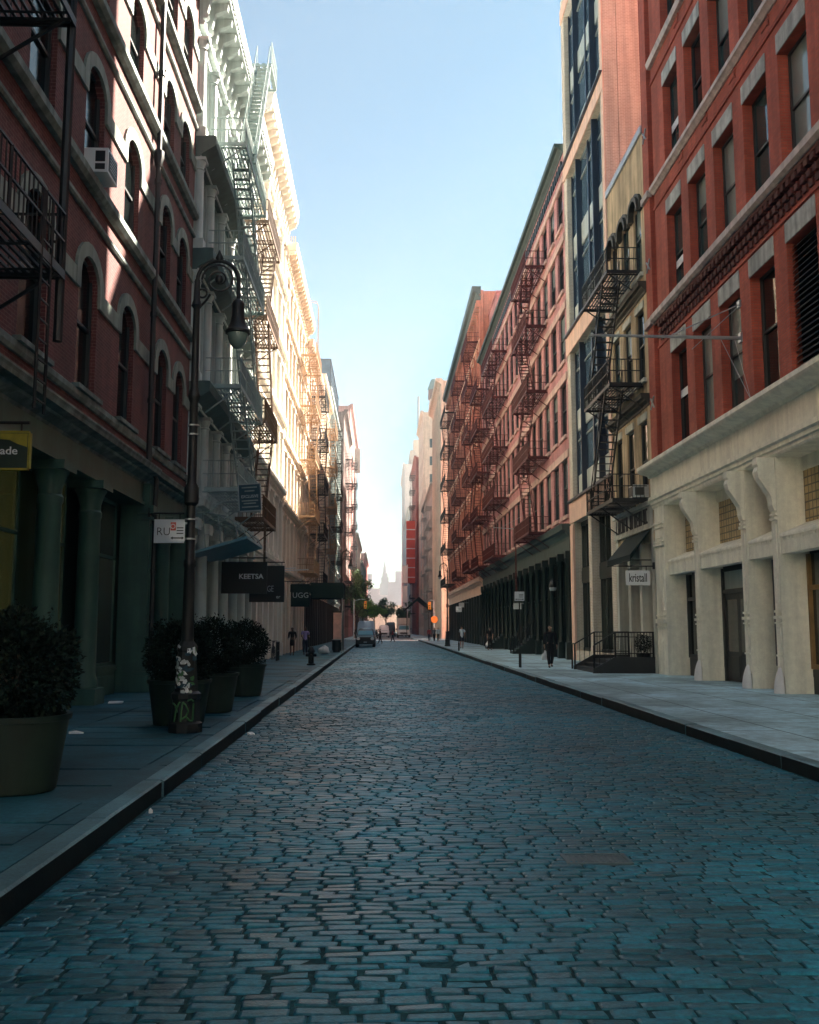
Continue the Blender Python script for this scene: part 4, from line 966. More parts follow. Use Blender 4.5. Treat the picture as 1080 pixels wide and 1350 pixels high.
# ------------------------------------------------------------------ BEYOND THE CROSSING
def plain(name, label, sd, u0, u1, H, D, mt, rows, n, o=0., ww=1.3, pil=0, sidewin=0, cornice=.4, gm=None):
    r = thing(name, label, 'building', (PX[sd]-sd*o, (u0+u1)/2, Z0)); bay = (u1-u0)/n
    cs = [u0+bay*(k+.5) for k in range(n)]
    w = MB(); wall(w, sd, u0, u1, Z0, H, [(c-ww/2, c+ww/2, a, b) for c in cs for a, b in rows], dep=.3, o=o); mass(w, sd, u0, u1, H-.1, D, .35, o=o)
    if pil:
        for k in range(n+1): u = min(max(u0+bay*k, u0+.3), u1-.3); w.fb(sd, u-pil, u+pil, o-.02, o+.25, Z0, H-1)
    if sidewin:                                        # windows on the side wall that faces down the street
        X = PX[sd]-sd*o
    w.build('wall', M[mt], r)
    for c in cs:
        for a, b in rows: window(r, sd, c, a, o-.25, ww, b-a, 'sash', 'frame', gm or random.choice(('glass','glass2')), random.choice((0,0,.5)), parts=False)
    if sidewin:
        for i in range(sidewin):
            for a, b in rows:
                x = PX[sd]-sd*o+sd*(2.2+i*2.6); f = MB(); f.box(x-.6,x+.6,u0-.05,u0+.02,a,b); f.build('side_window', M['glass2'], r)
    t = MB(); t.prof(sd, cornice_pts(cornice*1.6, H-.9, H+.3, o), u0+.02, u1-.02); t.build('cornice', M[mt], r)
    return r
R4 = lambda z0, st, n, h=2.2: [(z0+st*k, z0+st*k+h) for k in range(n)]
r = plain('pilastered_building', 'cream pilastered corner building just past the crossing street', 1, 158.6, 186, 43.5, 18, 'creamR6', R4(2, 4.3, 9, 2.8), 7, pil=.45, cornice=.7, sidewin=3)
r = plain('grey_green_building', 'grey green building with fire escapes beyond the cream pilastered corner', 1, 186.1, 232, 30, 16, 'greyfar', R4(1.6, 4.2, 6), 14, ww=1.6)
fire_escape(r, 1, 192, 199, R4(5.2,4.2,6) and [5.2+4.2*k for k in range(6)], 'greeniron', bal=.4); fire_escape(r, 1, 212, 219, [5.2+4.2*k for k in range(6)], 'greeniron', bal=.4)
r = plain('tan_tower', 'tan brick tower with a green capped roof tank behind the grey green building', 1, 233, 262, 55, 18, 'tanfar', R4(2, 4.4, 11), 8, sidewin=2)
b = MB(); b.box(12, 18, 236, 243, 54.8, 59); b.build('roof_bulkhead', M['tanfar'], r)
b = MB(); b.lathe(13.2, 237, [(1.7,59),(1.6,61.4)], 12); to = b.build('water_tank', M['tank'], r)
b = MB(); b.lathe(13.2, 237, [(1.9,61.4),(.9,64.2),(.1,64.3)], 4); b.build('tank_roof', M['tealroof'], to)
b = MB(); b.tube((9.6,250,55),(9.6,250,63),.3); b.build('flue', M['galv'], r)
r = plain('red_brick_building', 'red brick building with balconies in the far street, hung with a tall red sign', 1, 262.2, 300, 49, 18, 'redfar', R4(2, 4.3, 10), 10, o=.6, sidewin=1)
fire_escape(r, 1, 268, 278, [6+4.3*k for k in range(10)], 'black', d=1.4, off=.7, bal=.5)
b = MB(); b.box(6.7, 9.1, 261.4, 261.9, 14, 31); sg = b.build('banner_frame', M['signred'], r)
b = MB()
for k in range(6): b.box(6.7,9.1,261.36,261.4,15.5+k*2.6,15.75+k*2.6)
b.build('banner_strip', M['white'], sg)
plain('pale_building', 'pale cream slab building in the far street beside the red one', 1, 300.2, 372, 40, 18, 'palefar', R4(2, 4.2, 8), 16, o=1.2)
r = plain('pale_tower', 'tall pale pink tower with stepped top in the far street', 1, 372.3, 430, 66, 20, 'palefar', R4(3, 4.6, 13), 10, o=1.2)
b = MB(); b.fb(1, 376, 400, -1, -9, 66, 72); b.fb(1, 380, 388, -2.5, -6, 72, 77); b.build('roof_bulkhead', M['tanfar'], r)
r = plain('brown_brick_building', 'dark brown brick building past the crossing on the shaded side', -1, 158.6, 188, 38, 16, 'brownbrick', R4(2, 4.2, 8), 9, sidewin=2)
fire_escape(r, -1, 164, 171, [5.6+4.2*k for k in range(7)], 'black', bal=.4)
r = plain('pink_brick_building', 'pink brick building with a hanging grey banner near its roof', -1, 188.2, 236, 46, 16, 'pinkbrick', R4(2, 4.3, 9), 12, sidewin=2)
b = MB(); b.box(-6.2,-4.9,214,214.2,36.5,42); b.tube((-6.5,214.1,42.1),(-4.8,214.1,42.1),.06); b.build('banner', M['greyfar'], r)
fire_escape(r, -1, 196, 204, [5.6+4.3*k for k in range(8)], 'black', bal=.4)
plain('apricot_far_building', 'low apricot building in the far street above the trees', -1, 236.3, 290, 25, 16, 'apricot', R4(2, 4.2, 5), 12)
plain('grey_far_building', 'low grey green building far down the shaded side', -1, 290.3, 360, 22, 16, 'greyfar', R4(2, 4.2, 4), 14)
plain('red_far_building', 'red building far down the shaded side behind the trees', -1, 360.3, 440, 30, 16, 'redfar', R4(2, 4.3, 6), 14)
# the wide mass that closes the street and the tower over it
def stack(name, label, cat, tiers, mt, loc):
    r = thing(name, label, cat, loc)
    for k, (w, d, z0, z1) in enumerate(tiers):
        b = MB(); b.box(loc[0]-w/2, loc[0]+w/2, loc[1]-d/2, loc[1]+d/2, z0, z1)
        n = max(3, int(w/3.2))
        for i in range(n):                             # vertical window bays
            x = loc[0]-w/2+w*(i+.5)/n; b.box(x-w/n*.22, x+w/n*.22, loc[1]-d/2-.25, loc[1]-d/2+.05, z0+1, z1-1.5)
        b.build('tier', M[mt], r)
    return r
stack('distant_building', 'broad pale mauve building closing the far end of the street', 'building', [(31,14,0,20),(15,12,20,23.5)], 'tower', (-8.4,530,0))
stack('distant_building', 'warm pinkish low block at the foot of the far end of the street', 'building', [(28,10,0,13)], 'creampink', (-2,470,0))
stack('distant_building', 'pale mauve block with a flat top behind the closing building', 'building', [(16,12,0,36),(10,9,36,42)], 'tower', (-14,615,0))
stack('distant_building', 'pale block with a stepped top to the right of the spire tower', 'building', [(21,12,0,30.5),(12,9,30.5,37)], 'tower', (14.5,600,0))
r = stack('spire_tower', 'hazy skyscraper with stepped crown and needle spire at the street end', 'skyscraper', [(11,11,0,28),(8.4,8.4,28,37),(6,6,37,42),(4.2,4.2,42,45)], 'spirestone', (2.6,760,0))
b = MB(); b.lathe(2.6,760,[(2.0,45),(1.6,48),(1.1,50.5),(.6,52.5),(.38,55),(.15,60)],8); b.build('spire', M['spirestone'], r)
# trees beyond the crossing
def tree(label, x, y, h, rr, mt, n, leaf, seed):
    rg = np.random.default_rng(seed); r = thing('tree', label, 'tree', (x, y, Z0), 'trees in the far street')
    t = MB(); t.path([(x,y,Z0),(x+.05,y,h*.25),(x-.05,y+.05,h*.5),(x,y,h*.8)], h*.024, 7, r1=h*.008)
    for k in range(6):
        a = k*1.05+seed; t.path([(x,y,h*(.32+.06*k)),(x+math.cos(a)*rr*.4,y+math.sin(a)*rr*.4,h*(.45+.06*k)),(x+math.cos(a)*rr*.75,y+math.sin(a)*rr*.75,h*(.52+.06*k))], h*.01, 5, r1=h*.003)
    t.build('trunk', M['bark'], r, smooth=60)
    cl = [(rg.normal(0,.45,3)*np.array([rr,rr,h*.22])+np.array([x,y,h*.66]), rr*(.28+.25*rg.random())) for _ in range(16)]
    m_ = MB()
    for k in range(n):
        c, cr = cl[k % 16]; d = rg.normal(size=3); d /= np.linalg.norm(d); p = c+d*cr*rg.random()**.4
        a = rg.normal(size=3); a /= np.linalg.norm(a); b = np.cross(a, rg.normal(size=3)); b /= np.linalg.norm(b); s = leaf*(.6+.8*rg.random())
        m_.add([p-a*s, p-b*s*.5, p+a*s, p+b*s*.5], [(0,1,2,3)])
    m_.build('crown', M[mt], r)
tree('bright green tree at the kerb just past the parked vehicles', -3.6, 246, 10, 2.6, 'leafbright', 2600, .22, 1)
tree('bright green tree furthest down the shaded side of the street', -2.2, 300, 11, 3.0, 'leafbright', 2400, .26, 2)
tree('tall dark green tree hugging the pink brick building', -4.9, 196, 15, 2.6, 'leafmid', 3000, .22, 3)
tree('dark green tree standing behind the white van', 1.5, 330, 13, 4.0, 'leafmid', 2400, .3, 4)
tree('dark green tree by the far kerb near the cream truck', 5.9, 262, 9, 2.4, 'leafmid', 2000, .24, 5)
tree('dark green tree at the kerb right behind the left traffic signal', -4.7, 170, 11, 2.4, 'leafmid', 2600, .2, 6)
tree('mid green tree between the dark tree and the bright green one', -4.3, 219, 12, 2.6, 'leafmid', 2600, .22, 7)
# unseen buildings added behind the viewer so sunlight bounces onto the cream storefront
plain('bounce_building', 'unseen cream plastered building added behind the viewer to bounce sunlight forward', -1, -48, -8.1, 24, 14, 'cream', R4(2, 4.4, 5), 9, ww=1.2, cornice=.6)
plain('sun_gap_building', 'unseen low tan building added behind the viewer, leaving a gap for the sun', 1, -48, 4.9, 17, 14, 'tanfar', R4(2, 4.4, 3), 12, ww=1.4)
# ------------------------------------------------------------------ STREET FURNITURE
def ring(cx, cz, r, a0, a1, n=16): return [(cx+r*math.cos(a0+(a1-a0)*k/n), cz+r*math.sin(a0+(a1-a0)*k/n)) for k in range(n+1)]
def street_lamp(x, y, label, sg=1, stick=False):
    l = thing('street_lamp', label, 'street lamp', (x, y, Z0), 'street lamps with scrolled crook arms')
    b = MB(); z = Z0
    b.lathe(x, y, [(.27,z),(.27,z+.14),(.235,z+.17),(.22,z+.5),(.24,z+.53),(.24,z+.6),(.19,z+.64),(.165,z+.95),(.15,z+1.25),(.165,z+1.28),(.165,z+1.34),(.11,z+1.42)], 10)
    bs = b.build('base', M['black'], l, smooth=25)
    p = MB(); p.lathe(x, y, [(.10,z+1.4),(.085,z+2.6),(.10,z+2.63),(.10,z+2.7),(.078,z+2.74),(.07,z+3.6),(.115,z+3.65),(.12,z+3.9),(.075,z+3.98),(.068,5.45),(.09,5.5),(.105,5.56),(.09,5.62),(.064,5.7),(.055,7.05),(.09,7.1),(.06,7.2),(.045,7.55)], 12)
    p.build('post', M['black'], l, smooth=35)
    a = MB(); R_ = .345; dz = .2
    a.path([(x,y,7.4)]+[(x+sg*(.345+px), y, pz) for px, pz in ring(0,7.54,R_,math.pi,0,18)]+[(x+sg*.69,y,7.2)], .033, 8)
    sp = []
    for k in range(44):
        t = k/43; ang = math.pi*1.0-t*math.pi*3.6; rr = .285-.215*t; sp.append((x+sg*(.36+rr*math.cos(ang)), y, 7.56+rr*math.sin(ang)))
    a.path(sp, .019, 6, r1=.013)
    a.path([(x+sg*(.09+.075*math.cos(t)), y, 7.32+.075*math.sin(t)) for t in [k*2*math.pi/14 for k in range(15)]], .018, 6)
    a.path([(x+sg*.07,y,7.1),(x+sg*.16,y,7.2),(x+sg*.22,y,7.3)], .02, 6)
    a.lathe(x+sg*.36, y, [(.05,7.50),(.07,7.56),(.05,7.62)], 10); a.lathe(x+sg*.36, y, [(.05,7.88),(.07,7.93),(.03,8.02),(.005,8.08)], 8)
    a.build('crook_arm', M['black'], l, smooth=50)
    s = MB(); X = x+sg*.69
    s.lathe(X, y, [(.04,7.22),(.085,7.18),(.105,7.13),(.10,7.05),(.105,6.93),(.13,6.8),(.175,6.70),(.205,6.67),(.205,6.63),(.17,6.62)], 20); sh = s.build('lamp_shade', M['black'], l, smooth=40)
    s = MB(); s.lathe(X, y, [(.17,6.63),(.165,6.57),(.14,6.48),(.09,6.41),(.04,6.38),(.01,6.375)], 20); s.build('globe', M['offwhite'] if not stick else M['blind'], sh, smooth=80)
    if stick:
        rg = random.Random(3)
        cols = ['white','offwhite','signnavy','stickerg','offwhite','white','greyfar','signnavy']
        for k in range(42):
            m_ = MB(); hz = z+.62+rg.random()*.75; rr = .2 if hz < z+.7 else .175 if hz < z+1.2 else .172
            an = -math.pi/2+rg.uniform(-1.0,1.0); w_, h_ = rg.uniform(.03,.085), rg.uniform(.025,.06); n = 5
            rot = rg.uniform(-.4,.4); pts = []
            for i in range(n):
                t = 2*math.pi*i/n; uu = w_*math.cos(t)*(.6+.6*rg.random()); vv = h_*math.sin(t)*(.6+.6*rg.random())
                aa = an+(uu*math.cos(rot))/rr; pts.append((x+(rr+.012)*math.cos(aa), y+(rr+.012)*math.sin(aa), hz+vv+uu*math.sin(rot)))
            m_.add(pts, [tuple(range(n))]); m_.build('sticker', M[cols[k % 8]], bs)
        gph = MB()
        for st in ([(-.16,.12),(-.12,.3),(-.07,.4),(-.05,.42)],[(-.2,.4),(-.13,.36),(-.1,.26)],[(-.03,.12),(-.02,.3),(0,.42)],[(0,.42),(.05,.38),(.1,.28),(.06,.2),(-.01,.16)],[(.06,.2),(.12,.14),(.18,.13)],[(.08,.44),(.14,.46),(.19,.43)],[(.18,.14),(.19,.4)]):
            gph.path([(x+.245*math.sin(q/.245*.9), y-.245*math.cos(q/.245*.9), z+.06+h) for q, h in st], .015, 5)
        gph.build('graffiti', M['stickerg'], bs)
    return l
L0 = street_lamp(-3.1, 15.64, 'black crook armed street lamp with a sticker covered graffiti base beside the clipped shrubs', 1, True)
street_lamp(-3.15, 76, 'black crook armed street lamp on the shaded pavement behind the dark entrance canopy', 1)
street_lamp(6.2, 91, 'black crook armed street lamp on the sunny side pavement near the crossing', -1)
b = MB()
for z in (3.16+.02, 3.5, 4.9, 5.05): b.lathe(-3.1,15.64,[(.10,z),(.10,z+.025)],10)
b.build('band_clamp', M['galv'], L0)

def planter(x, y, label, lab2, k):
    a = thing('planter', label, 'planter', (x, y, Z0), 'dark green pots along the kerb'); b = MB(); z = Z0
    b.lathe(x, y, [(.40,z),(.42,z+.02),(.52,z+.70),(.545,z+.705),(.55,z+.76),(.50,z+.76),(.49,z+.68)], 28); b.build('pot', M['planter'], a, smooth=30)
    b = MB(); b.lathe(x, y, [(.495,z+.60),(.495,z+.67)], 20); b.build('soil', M['soil'], a)
    s = thing('shrub', lab2, 'shrub', (x, y, z+.67), 'clipped shrubs in pots'); rg = np.random.default_rng(20+k)
    t = MB(); t.tube((x,y,z+.66),(x,y,z+1.4),.035,.015)
    for q in range(7): an = q*.9; t.tube((x,y,z+.75+.05*q),(x+.3*math.cos(an),y+.3*math.sin(an),z+1.1+.06*q),.012,.005)
    t.build('stem', M['bark'], s)
    n = 8500; m_ = MB()
    lob = rg.normal(size=(40,3)); lob /= np.linalg.norm(lob,axis=1)[:,None]; amp = rg.uniform(.82,1.2,40)
    for q in range(n):
        d = rg.normal(size=3); d /= np.linalg.norm(d); A = amp[np.argmax(lob@d)]
        rr = (.35+.65*rg.random()**.45)*A; p = np.array([x,y,z+1.22])+d*rr*np.array([.53,.53,.58])
        ax = d*.9+rg.normal(size=3)*.5; ax /= np.linalg.norm(ax); sd_ = np.cross(ax, rg.normal(size=3)); sd_ /= np.linalg.norm(sd_)
        L_ = rg.uniform(.03,.062); W_ = L_*.33
        m_.add([p-sd_*W_*.4, p+ax*L_*.5-sd_*W_, p+ax*L_*1.2, p+ax*L_*.5+sd_*W_], [(0,1,2,3)])
    for q in range(46):                                # stray sprigs
        d = rg.normal(size=3); d[2] = abs(d[2])*.8+.1; d /= np.linalg.norm(d); p0 = np.array([x,y,z+1.22])+d*np.array([.5,.5,.55]); ln = rg.uniform(.06,.18)
        for k in range(7):
            p = p0+d*ln*k/6; ax = d*.7+rg.normal(size=3)*.6; ax /= np.linalg.norm(ax); sd_ = np.cross(ax, rg.normal(size=3)); sd_ /= np.linalg.norm(sd_); L_ = rg.uniform(.025,.05); W_ = L_*.3
            m_.add([p-sd_*W_*.4, p+ax*L_*.5-sd_*W_, p+ax*L_*1.2, p+ax*L_*.5+sd_*W_], [(0,1,2,3)])
    m_.build('foliage', M['leafdark'], s)
planter(-3.72, 10.1, 'dark green round pot nearest the camera, alone on the left pavement', 'big dark rounded shrub alone in the nearest green pot', 0)
planter(-3.46, 16.87, 'dark green round pot directly behind the street lamp base', 'dark rounded shrub in the pot directly behind the lamp base', 1)
planter(-3.36, 19.4, 'middle dark green pot of the three past the street lamp', 'dark rounded shrub in the middle pot past the street lamp', 2)
planter(-3.36, 24.0, 'dark green pot furthest past the street lamp, last of its row', 'dark rounded shrub in the last pot of the row', 3)

# hanging signs on the left side (each is read from the street, facing the camera)
def hang(label, y, x0, x1, z0, z1, mt, txt=(), rod=True, edge=None, th=.06, name='shop_sign', wallx=-6.35):
    s = thing(name, label, 'sign', ((x0+x1)/2, y, (z0+z1)/2)); b = MB(); b.box(x0,x1,y-th/2,y+th/2,z0,z1); b.build('panel', M[mt], s)
    if edge:
        f = MB(); w = .03
        for q in ((x0-.005,x1+.005,z1-.001,z1+w),(x0-.005,x1+.005,z0-w,z0+.001),(x0-w,x0,z0,z1),(x1,x1+w,z0,z1)): f.box(q[0],q[1],y-th/2-.012,y+th/2+.012,q[2],q[3])
        f.build('border', M[edge], s)
    for (t, x, z, size, mt2, al, sx, bold) in txt: text_mb(t, x, y-th/2-.006, z, size, al, .006, sx, bold).build('lettering', M[mt2], s)
    if rod:
        f = MB(); f.tube((wallx,y,z1+.16),(x1 if wallx < 0 else x0,y,z1+.16),.025); f.box(wallx-.03,wallx+.03,y-.06,y+.06,z1+.05,z1+.3)
        for x in (x0+.12, x1-.12): f.tube((x,y,z1-.01),(x,y,z1+.16),.015)
        f.build('bracket', M['black'], s)
    return s
SG = hang('yellow green shop sign with cream lettering cut off at the picture edge', 14.5, -6.35, -5.34, 4.15, 4.69, 'planter',
     [('pade', -5.49, 4.36, .17, 'white', 'RIGHT', 1.1, .001), ('es.', -5.93, 4.23, .11, 'white', 'RIGHT', 1., .0)], edge='signyellow')
b = MB(); b.add([(x_, 14.46, z_) for x_, z_ in ((-6.3,4.68),(-5.35,4.68),(-5.35,4.47),(-5.5,4.52),(-5.62,4.58),(-5.75,4.59),(-6.0,4.55),(-6.3,4.57))], [tuple(range(8))]); b.build('artwork', M['signyellow'], SG)
hang('white square shop sign lettered RU behind the street lamp', 25.3, -5.96, -5.18, 3.98, 4.6, 'white', [('RU', -5.9, 4.18, .30, 'inkblack', 'LEFT', .95, -.004)], wallx=-6.1)
s = hang('tilted navy notice board reading EXCLUSIVE on the pale green fire escape', 32.3, -4.80, -4.09, 5.70, 6.58, 'signnavy', [('EXCLUSIVE', -4.445, 6.13, .14, 'offwhite', 'CENTER', .83, .001)], rod=False, edge='galv', name='notice_board')
b = MB()
for z, a, c in ((6.46,-4.70,-4.19),(6.34,-4.61,-4.28),(6.01,-4.72,-4.17),(5.92,-4.66,-4.25),(5.80,-4.72,-4.17)):
    b.box(a, c, 32.255, 32.268, z, z+.04)
b.build('print_line', M['greyfar'], s); s.rotation_euler = (0, rad(-4), 0)
hang('black projecting sign lettered KEETSA in white capitals', 38, -6.28, -4.5, 3.12, 4.36, 'signblack', [('KEETSA', -5.12, 3.70, .27, 'white', 'CENTER', 1.05, .006)])
hang('black projecting sign lettered GE beyond the KEETSA board', 44, -6.0, -4.42, 2.95, 4.6, 'signblack', [('GE', -5.2, 3.42, .40, 'offwhite', 'LEFT', .62, -.004), ('er', -4.78, 3.12, .22, 'offwhite', 'LEFT', 1., .002)])
hang('dark slate projecting sign lettered UGG near two standing people', 62, -5.8, -4.62, 3.15, 4.6, 'awn', [('UGG', -5.18, 3.72, .48, 'offwhite', 'CENTER', 1.0, .0)])
b = MB()
for y, x, z in ((57.5,-4.35,5.25),(52,-4.6,5.0)):
    b.tube((-6.3,y,z-.08),(x,y,z),.035)
fl = thing('flagpole', 'pair of bare white poles above the black projecting signs', 'flagpole', (-6.3, 55, 5.1)); b.build('pole', M['white'], fl)
ks = hang('white shop sign reading kristall over the black stoop', 35.2, 8.98, 9.86, 3.34, 3.88, 'white', [('kristall', 9.42, 3.47, .44, 'inkblack', 'CENTER', .58, .004)], wallx=10.02)
# parking signs
def psign(label, x, y, zb, zt, w, pole=True, red=False, x0=None):
    s = thing('parking_sign', label, 'sign', (x, y, Z0)); b = MB(); a = x-w/2 if x0 is None else x0
    b.box(a, a+w, y-.06, y-.052, zb, zt); b.build('plate', M['white'], s)
    t = MB(); h = zt-zb; t.box(a+w*.12,a+w*.88,y-.063,y-.06,zb+h*.14,zb+h*.2)
    for q in (.38,.52,.66): t.box(a+w*.45,a+w*.9,y-.063,y-.06,zb+h*q,zb+h*(q+.05))
    t.add([(a+w*.05,y-.0615,zb+h*.17),(a+w*.2,y-.0615,zb+h*.09),(a+w*.2,y-.0615,zb+h*.25)],[(0,1,2)]); t.add([(a+w*.95,y-.0615,zb+h*.17),(a+w*.8,y-.0615,zb+h*.09),(a+w*.8,y-.0615,zb+h*.25)],[(0,1,2)])
    t.build('legend', M['inkblack'], s)
    if red: t = MB(); t.box(a+.01,a+w*.4,y-.064,y-.06,zb+h*.55,zt-.01); t.build('red_square', M['signred'], s); t = MB(); t.path([(a+w*.2+.035*math.cos(k*.524),y-.066,zb+h*.76+.035*math.sin(k*.524)) for k in range(13)],.006,4); t.build('symbol', M['white'], s)
    if pole: p = MB(); p.tube((x,y,Z0),(x,y,zt+.05),.028,n=8); p.tube((x,y,Z0),(x,y,Z0+.6),.06,n=8); p.build('post', M['black'], s)
    else: p = MB(); p.box(a+w,x,y-.054,y-.03,zt-.04,zt-.01); p.box(a+w,x,y-.054,y-.03,zb+.03,zb+.06); p.build('arm', M['galv'], s)
psign('small white parking sign with a red square strapped to the sticker covered lamp', -3.1, 15.64, 3.15, 3.47, .24, pole=False, red=True, x0=-3.42)
psign('white parking sign on a black pole before the red stoops', 5.86, 40.98, 2.93, 3.32, .42)
psign('white parking sign further along on a thin black pole', 5.75, 72, 3.0, 3.4, .42)
# black stoop with railing in front of stucco building
st = thing('stoop', 'black steel stoop with railing and steps before the tan stucco building', 'steps', (9, 37.5, Z0))
b = MB(); y0, y1 = 35.45, 40.4
b.extr([(7.75,Z0),(10.09,Z0),(10.09,.72),(8.55,.72),(7.75,.28)], y0, y0+.08); b.box(8.9,10.09,y0+.08,39.0,.1,.58); b.extr([(7.75,Z0),(10.09,Z0),(10.09,.72),(8.55,.72),(7.75,.28)], 39.0, 39.08)
for k in range(3): b.box(7.85+k*.35, 8.9, y0+.081, 38.99, Z0+k*.15+(.002 if k else 0), Z0+(k+1)*.15)
b.build('platform', M['black'], st)
b = MB()
for yy in (y0+.04, 39.04):
    b.bar((8.6,yy,1.62),(10.0,yy,1.62),.05); b.bar((7.8,yy,1.15),(8.6,yy,1.62),.05); b.bar((8.6,yy,.85),(10.0,yy,.85),.03); b.bar((8.6,yy,1.45),(10.0,yy,1.45),.025)
    for x in (7.8, 8.6, 10.0): b.bar((x,yy,.2 if x < 8 else .6),(x,yy,1.15 if x < 8 else 1.64),.05)
    for k in range(1, 12): x = 8.6+1.4*k/12; b.bar((x,yy,.72),(x,yy,1.6),.018)
    for k in range(1, 4): x = 7.8+.8*k/4; b.bar((x,yy,.3),(x,yy,1.15+.47*k/4),.018)
b.bar((7.8,39.04,1.15),(7.8,39.6,1.15),.05); b.bar((7.8,39.6,.13),(7.8,39.6,1.15),.05)
b.build('railing', M['black'], st)
sh = thing('shrub', 'small round dark shrub on the black stoop against the cream pilaster', 'shrub', (9.75, 35.95, .58)); rg = np.random.default_rng(9)
b = MB(); b.lathe(9.75,35.95,[(.22,.581),(.28,.85),(.24,.85)],14); b.build('pot', M['black'], sh)
m_ = MB()
for q in range(1500):
    d = rg.normal(size=3); d /= np.linalg.norm(d); p = np.array([9.75,35.95,1.2])+d*(.3+.7*rg.random()**.4)*np.array([.36,.36,.4]); a = rg.normal(size=3); a /= np.linalg.norm(a); c = np.cross(a,d); s_ = rg.uniform(.02,.045); m_.add([p-a*s_,p-c*s_*.4,p+a*s_,p+c*s_*.4],[(0,1,2,3)])
m_.build('foliage', M['leafdark'], sh)
# left pavement, mid distance
cn = thing('entrance_canopy', 'long black entrance canopy reaching across the left pavement to slim posts', 'canopy', (-4.4, 68, Z0))
b = MB(); b.extr([(-4.85,4.9),(-2.62,4.9),(-2.62,3.85),(-4.85,3.85)], 66.5, 70.0); b.box(-6.38,-4.86,67.6,69.0,4.3,4.8); b.build('cloth', M['awn'], cn)
b = MB()
for y in (66.6, 69.9): b.tube((-2.7,y,Z0),(-2.7,y,3.85),.035,n=8)
b.build('post', M['galv'], cn)
kk = thing('advertising_kiosk', 'pavement kiosk with a bright pink poster panel under the black canopy', 'kiosk', (-3.3, 73.2, Z0))
b = MB(); b.box(-3.7,-2.9,73,74,Z0,3.0); b.box(-3.75,-2.85,72.96,74.05,3.0,3.1); b.build('body', M['frame'], kk)
b = MB(); b.box(-3.62,-2.98,72.97,72.998,.75,2.95); b.build('poster', M['poster'], kk)
hy = thing('hydrant', 'black fire hydrant standing near the left kerb beyond the shrubs', 'hydrant', (-3.15, 43.8, Z0)); b = MB(); x, y, z = -3.15, 43.8, Z0
b.lathe(x,y,[(.2,z),(.2,z+.06),(.13,z+.1),(.125,z+.55),(.17,z+.58),(.17,z+.64),(.13,z+.7),(.09,z+.8),(.03,z+.83),(.03,z+.88)],14); b.build('barrel', M['black'], hy, smooth=35)
b = MB(); b.tube((x-.24,y,z+.45),(x+.24,y,z+.45),.07,n=10); b.tube((x,y-.26,z+.4),(x,y,z+.4),.09,n=10); b.build('nozzle', M['black'], hy)
def lump(name, label, cat, x, y, rx, ry, h, mt, seed):
    bm = bmesh.new(); bmesh.ops.create_icosphere(bm, subdivisions=3, radius=1); rg = np.random.default_rng(seed); k = rg.normal(size=(7,3))*2.2; ph = rg.random(7)*6
    for v in bm.verts:
        q = np.array(v.co); s = 1+.07*sum(math.sin(k[i]@q+ph[i]) for i in range(7))*.6
        v.co = Vector((q[0]*rx*s, q[1]*ry*s, max(0, (q[2]*.62+.42)*h*s)))
        if q[2] > .75: v.co.z += h*.18*(q[2]-.75)*4; v.co.x *= .6; v.co.y *= .6
    me = bpy.data.meshes.new(name); bm.to_mesh(me); bm.free(); me.materials.append(M[mt]); me.polygons.foreach_set('use_smooth', [True]*len(me.polygons))
    o = bpy.data.objects.new(name, me); COL.objects.link(o); o.location = (x,y,Z0); return tag(o, label, cat)
lump('refuse_sack', 'tied white refuse sack lying on the left pavement before the black canopy', 'rubbish bag', -3.72, 63.6, .36, .34, .5, 'plasticbag', 4)
bn = thing('litter_bin', 'dark wire litter bin near the kerb beneath the black canopy', 'bin', (-3.1, 67.4, Z0)); b = MB(); x, y = -3.1, 67.4
b.lathe(x,y,[(.24,Z0),(.3,Z0+.85),(.28,Z0+.85)],14); b.build('basket', M['black'], bn)
b = MB(); b.lathe(x,y,[(.31,Z0+.84),(.33,Z0+.87),(.31,Z0+.9),(.27,Z0+.88)],14); b.build('rim', M['galv'], bn)
# bicycle at the wall
bi = thing('bicycle', 'dark bicycle parked against the cream building by a low rail', 'bicycle', (-5.7, 52, Z0))
for y in (51.5, 52.55):
    b = MB(); b.path([(-5.75,y+.33*math.cos(k*math.pi/10),Z0+.34+.33*math.sin(k*math.pi/10)) for k in range(21)],.02,6)
    for k in range(8): b.tube((-5.75,y,Z0+.34),(-5.75,y+.32*math.cos(k*.785),Z0+.34+.32*math.sin(k*.785)),.004,n=4)
    b.build('wheel', M['black'], bi)
b = MB(); P_ = lambda y, z: (-5.75,y,Z0+z)
for p, q in ((P_(51.5,.34),P_(51.62,.85)),(P_(51.62,.8),P_(52.1,.82)),(P_(51.62,.78),P_(51.98,.32)),(P_(52.1,.9),P_(51.98,.32)),(P_(51.98,.32),P_(52.55,.34)),(P_(52.1,.8),P_(52.55,.34))): b.tube(p,q,.018)
b.tube((-6.0,51.63,Z0+.98),(-5.5,51.63,Z0+.98),.016); b.tube(P_(51.62,.85),P_(51.63,.98),.016); b.build('frame', M['clnavy'], bi)
b = MB(); b.box(-5.81,-5.69,51.98,52.24,Z0+.9,Z0+.95); b.build('saddle', M['black'], bi)
b = MB()
for y in (49.3, 50.6): b.bar((-5.3,y,Z0),(-5.3,y,Z0+.95),.04)
b.bar((-5.3,49.3,Z0+.95),(-5.3,50.6,Z0+.95),.04); b.bar((-5.3,49.3,Z0+.5),(-5.3,50.6,Z0+.5),.03)
for k in range(8): b.bar((-5.3,49.45+k*.14,Z0),(-5.3,49.45+k*.14,Z0+.95),.015)
tag(b.build('handrail', M['black'], org=(-5.3,50,Z0)), 'low black handrail on the pavement before the cream building', 'railing')
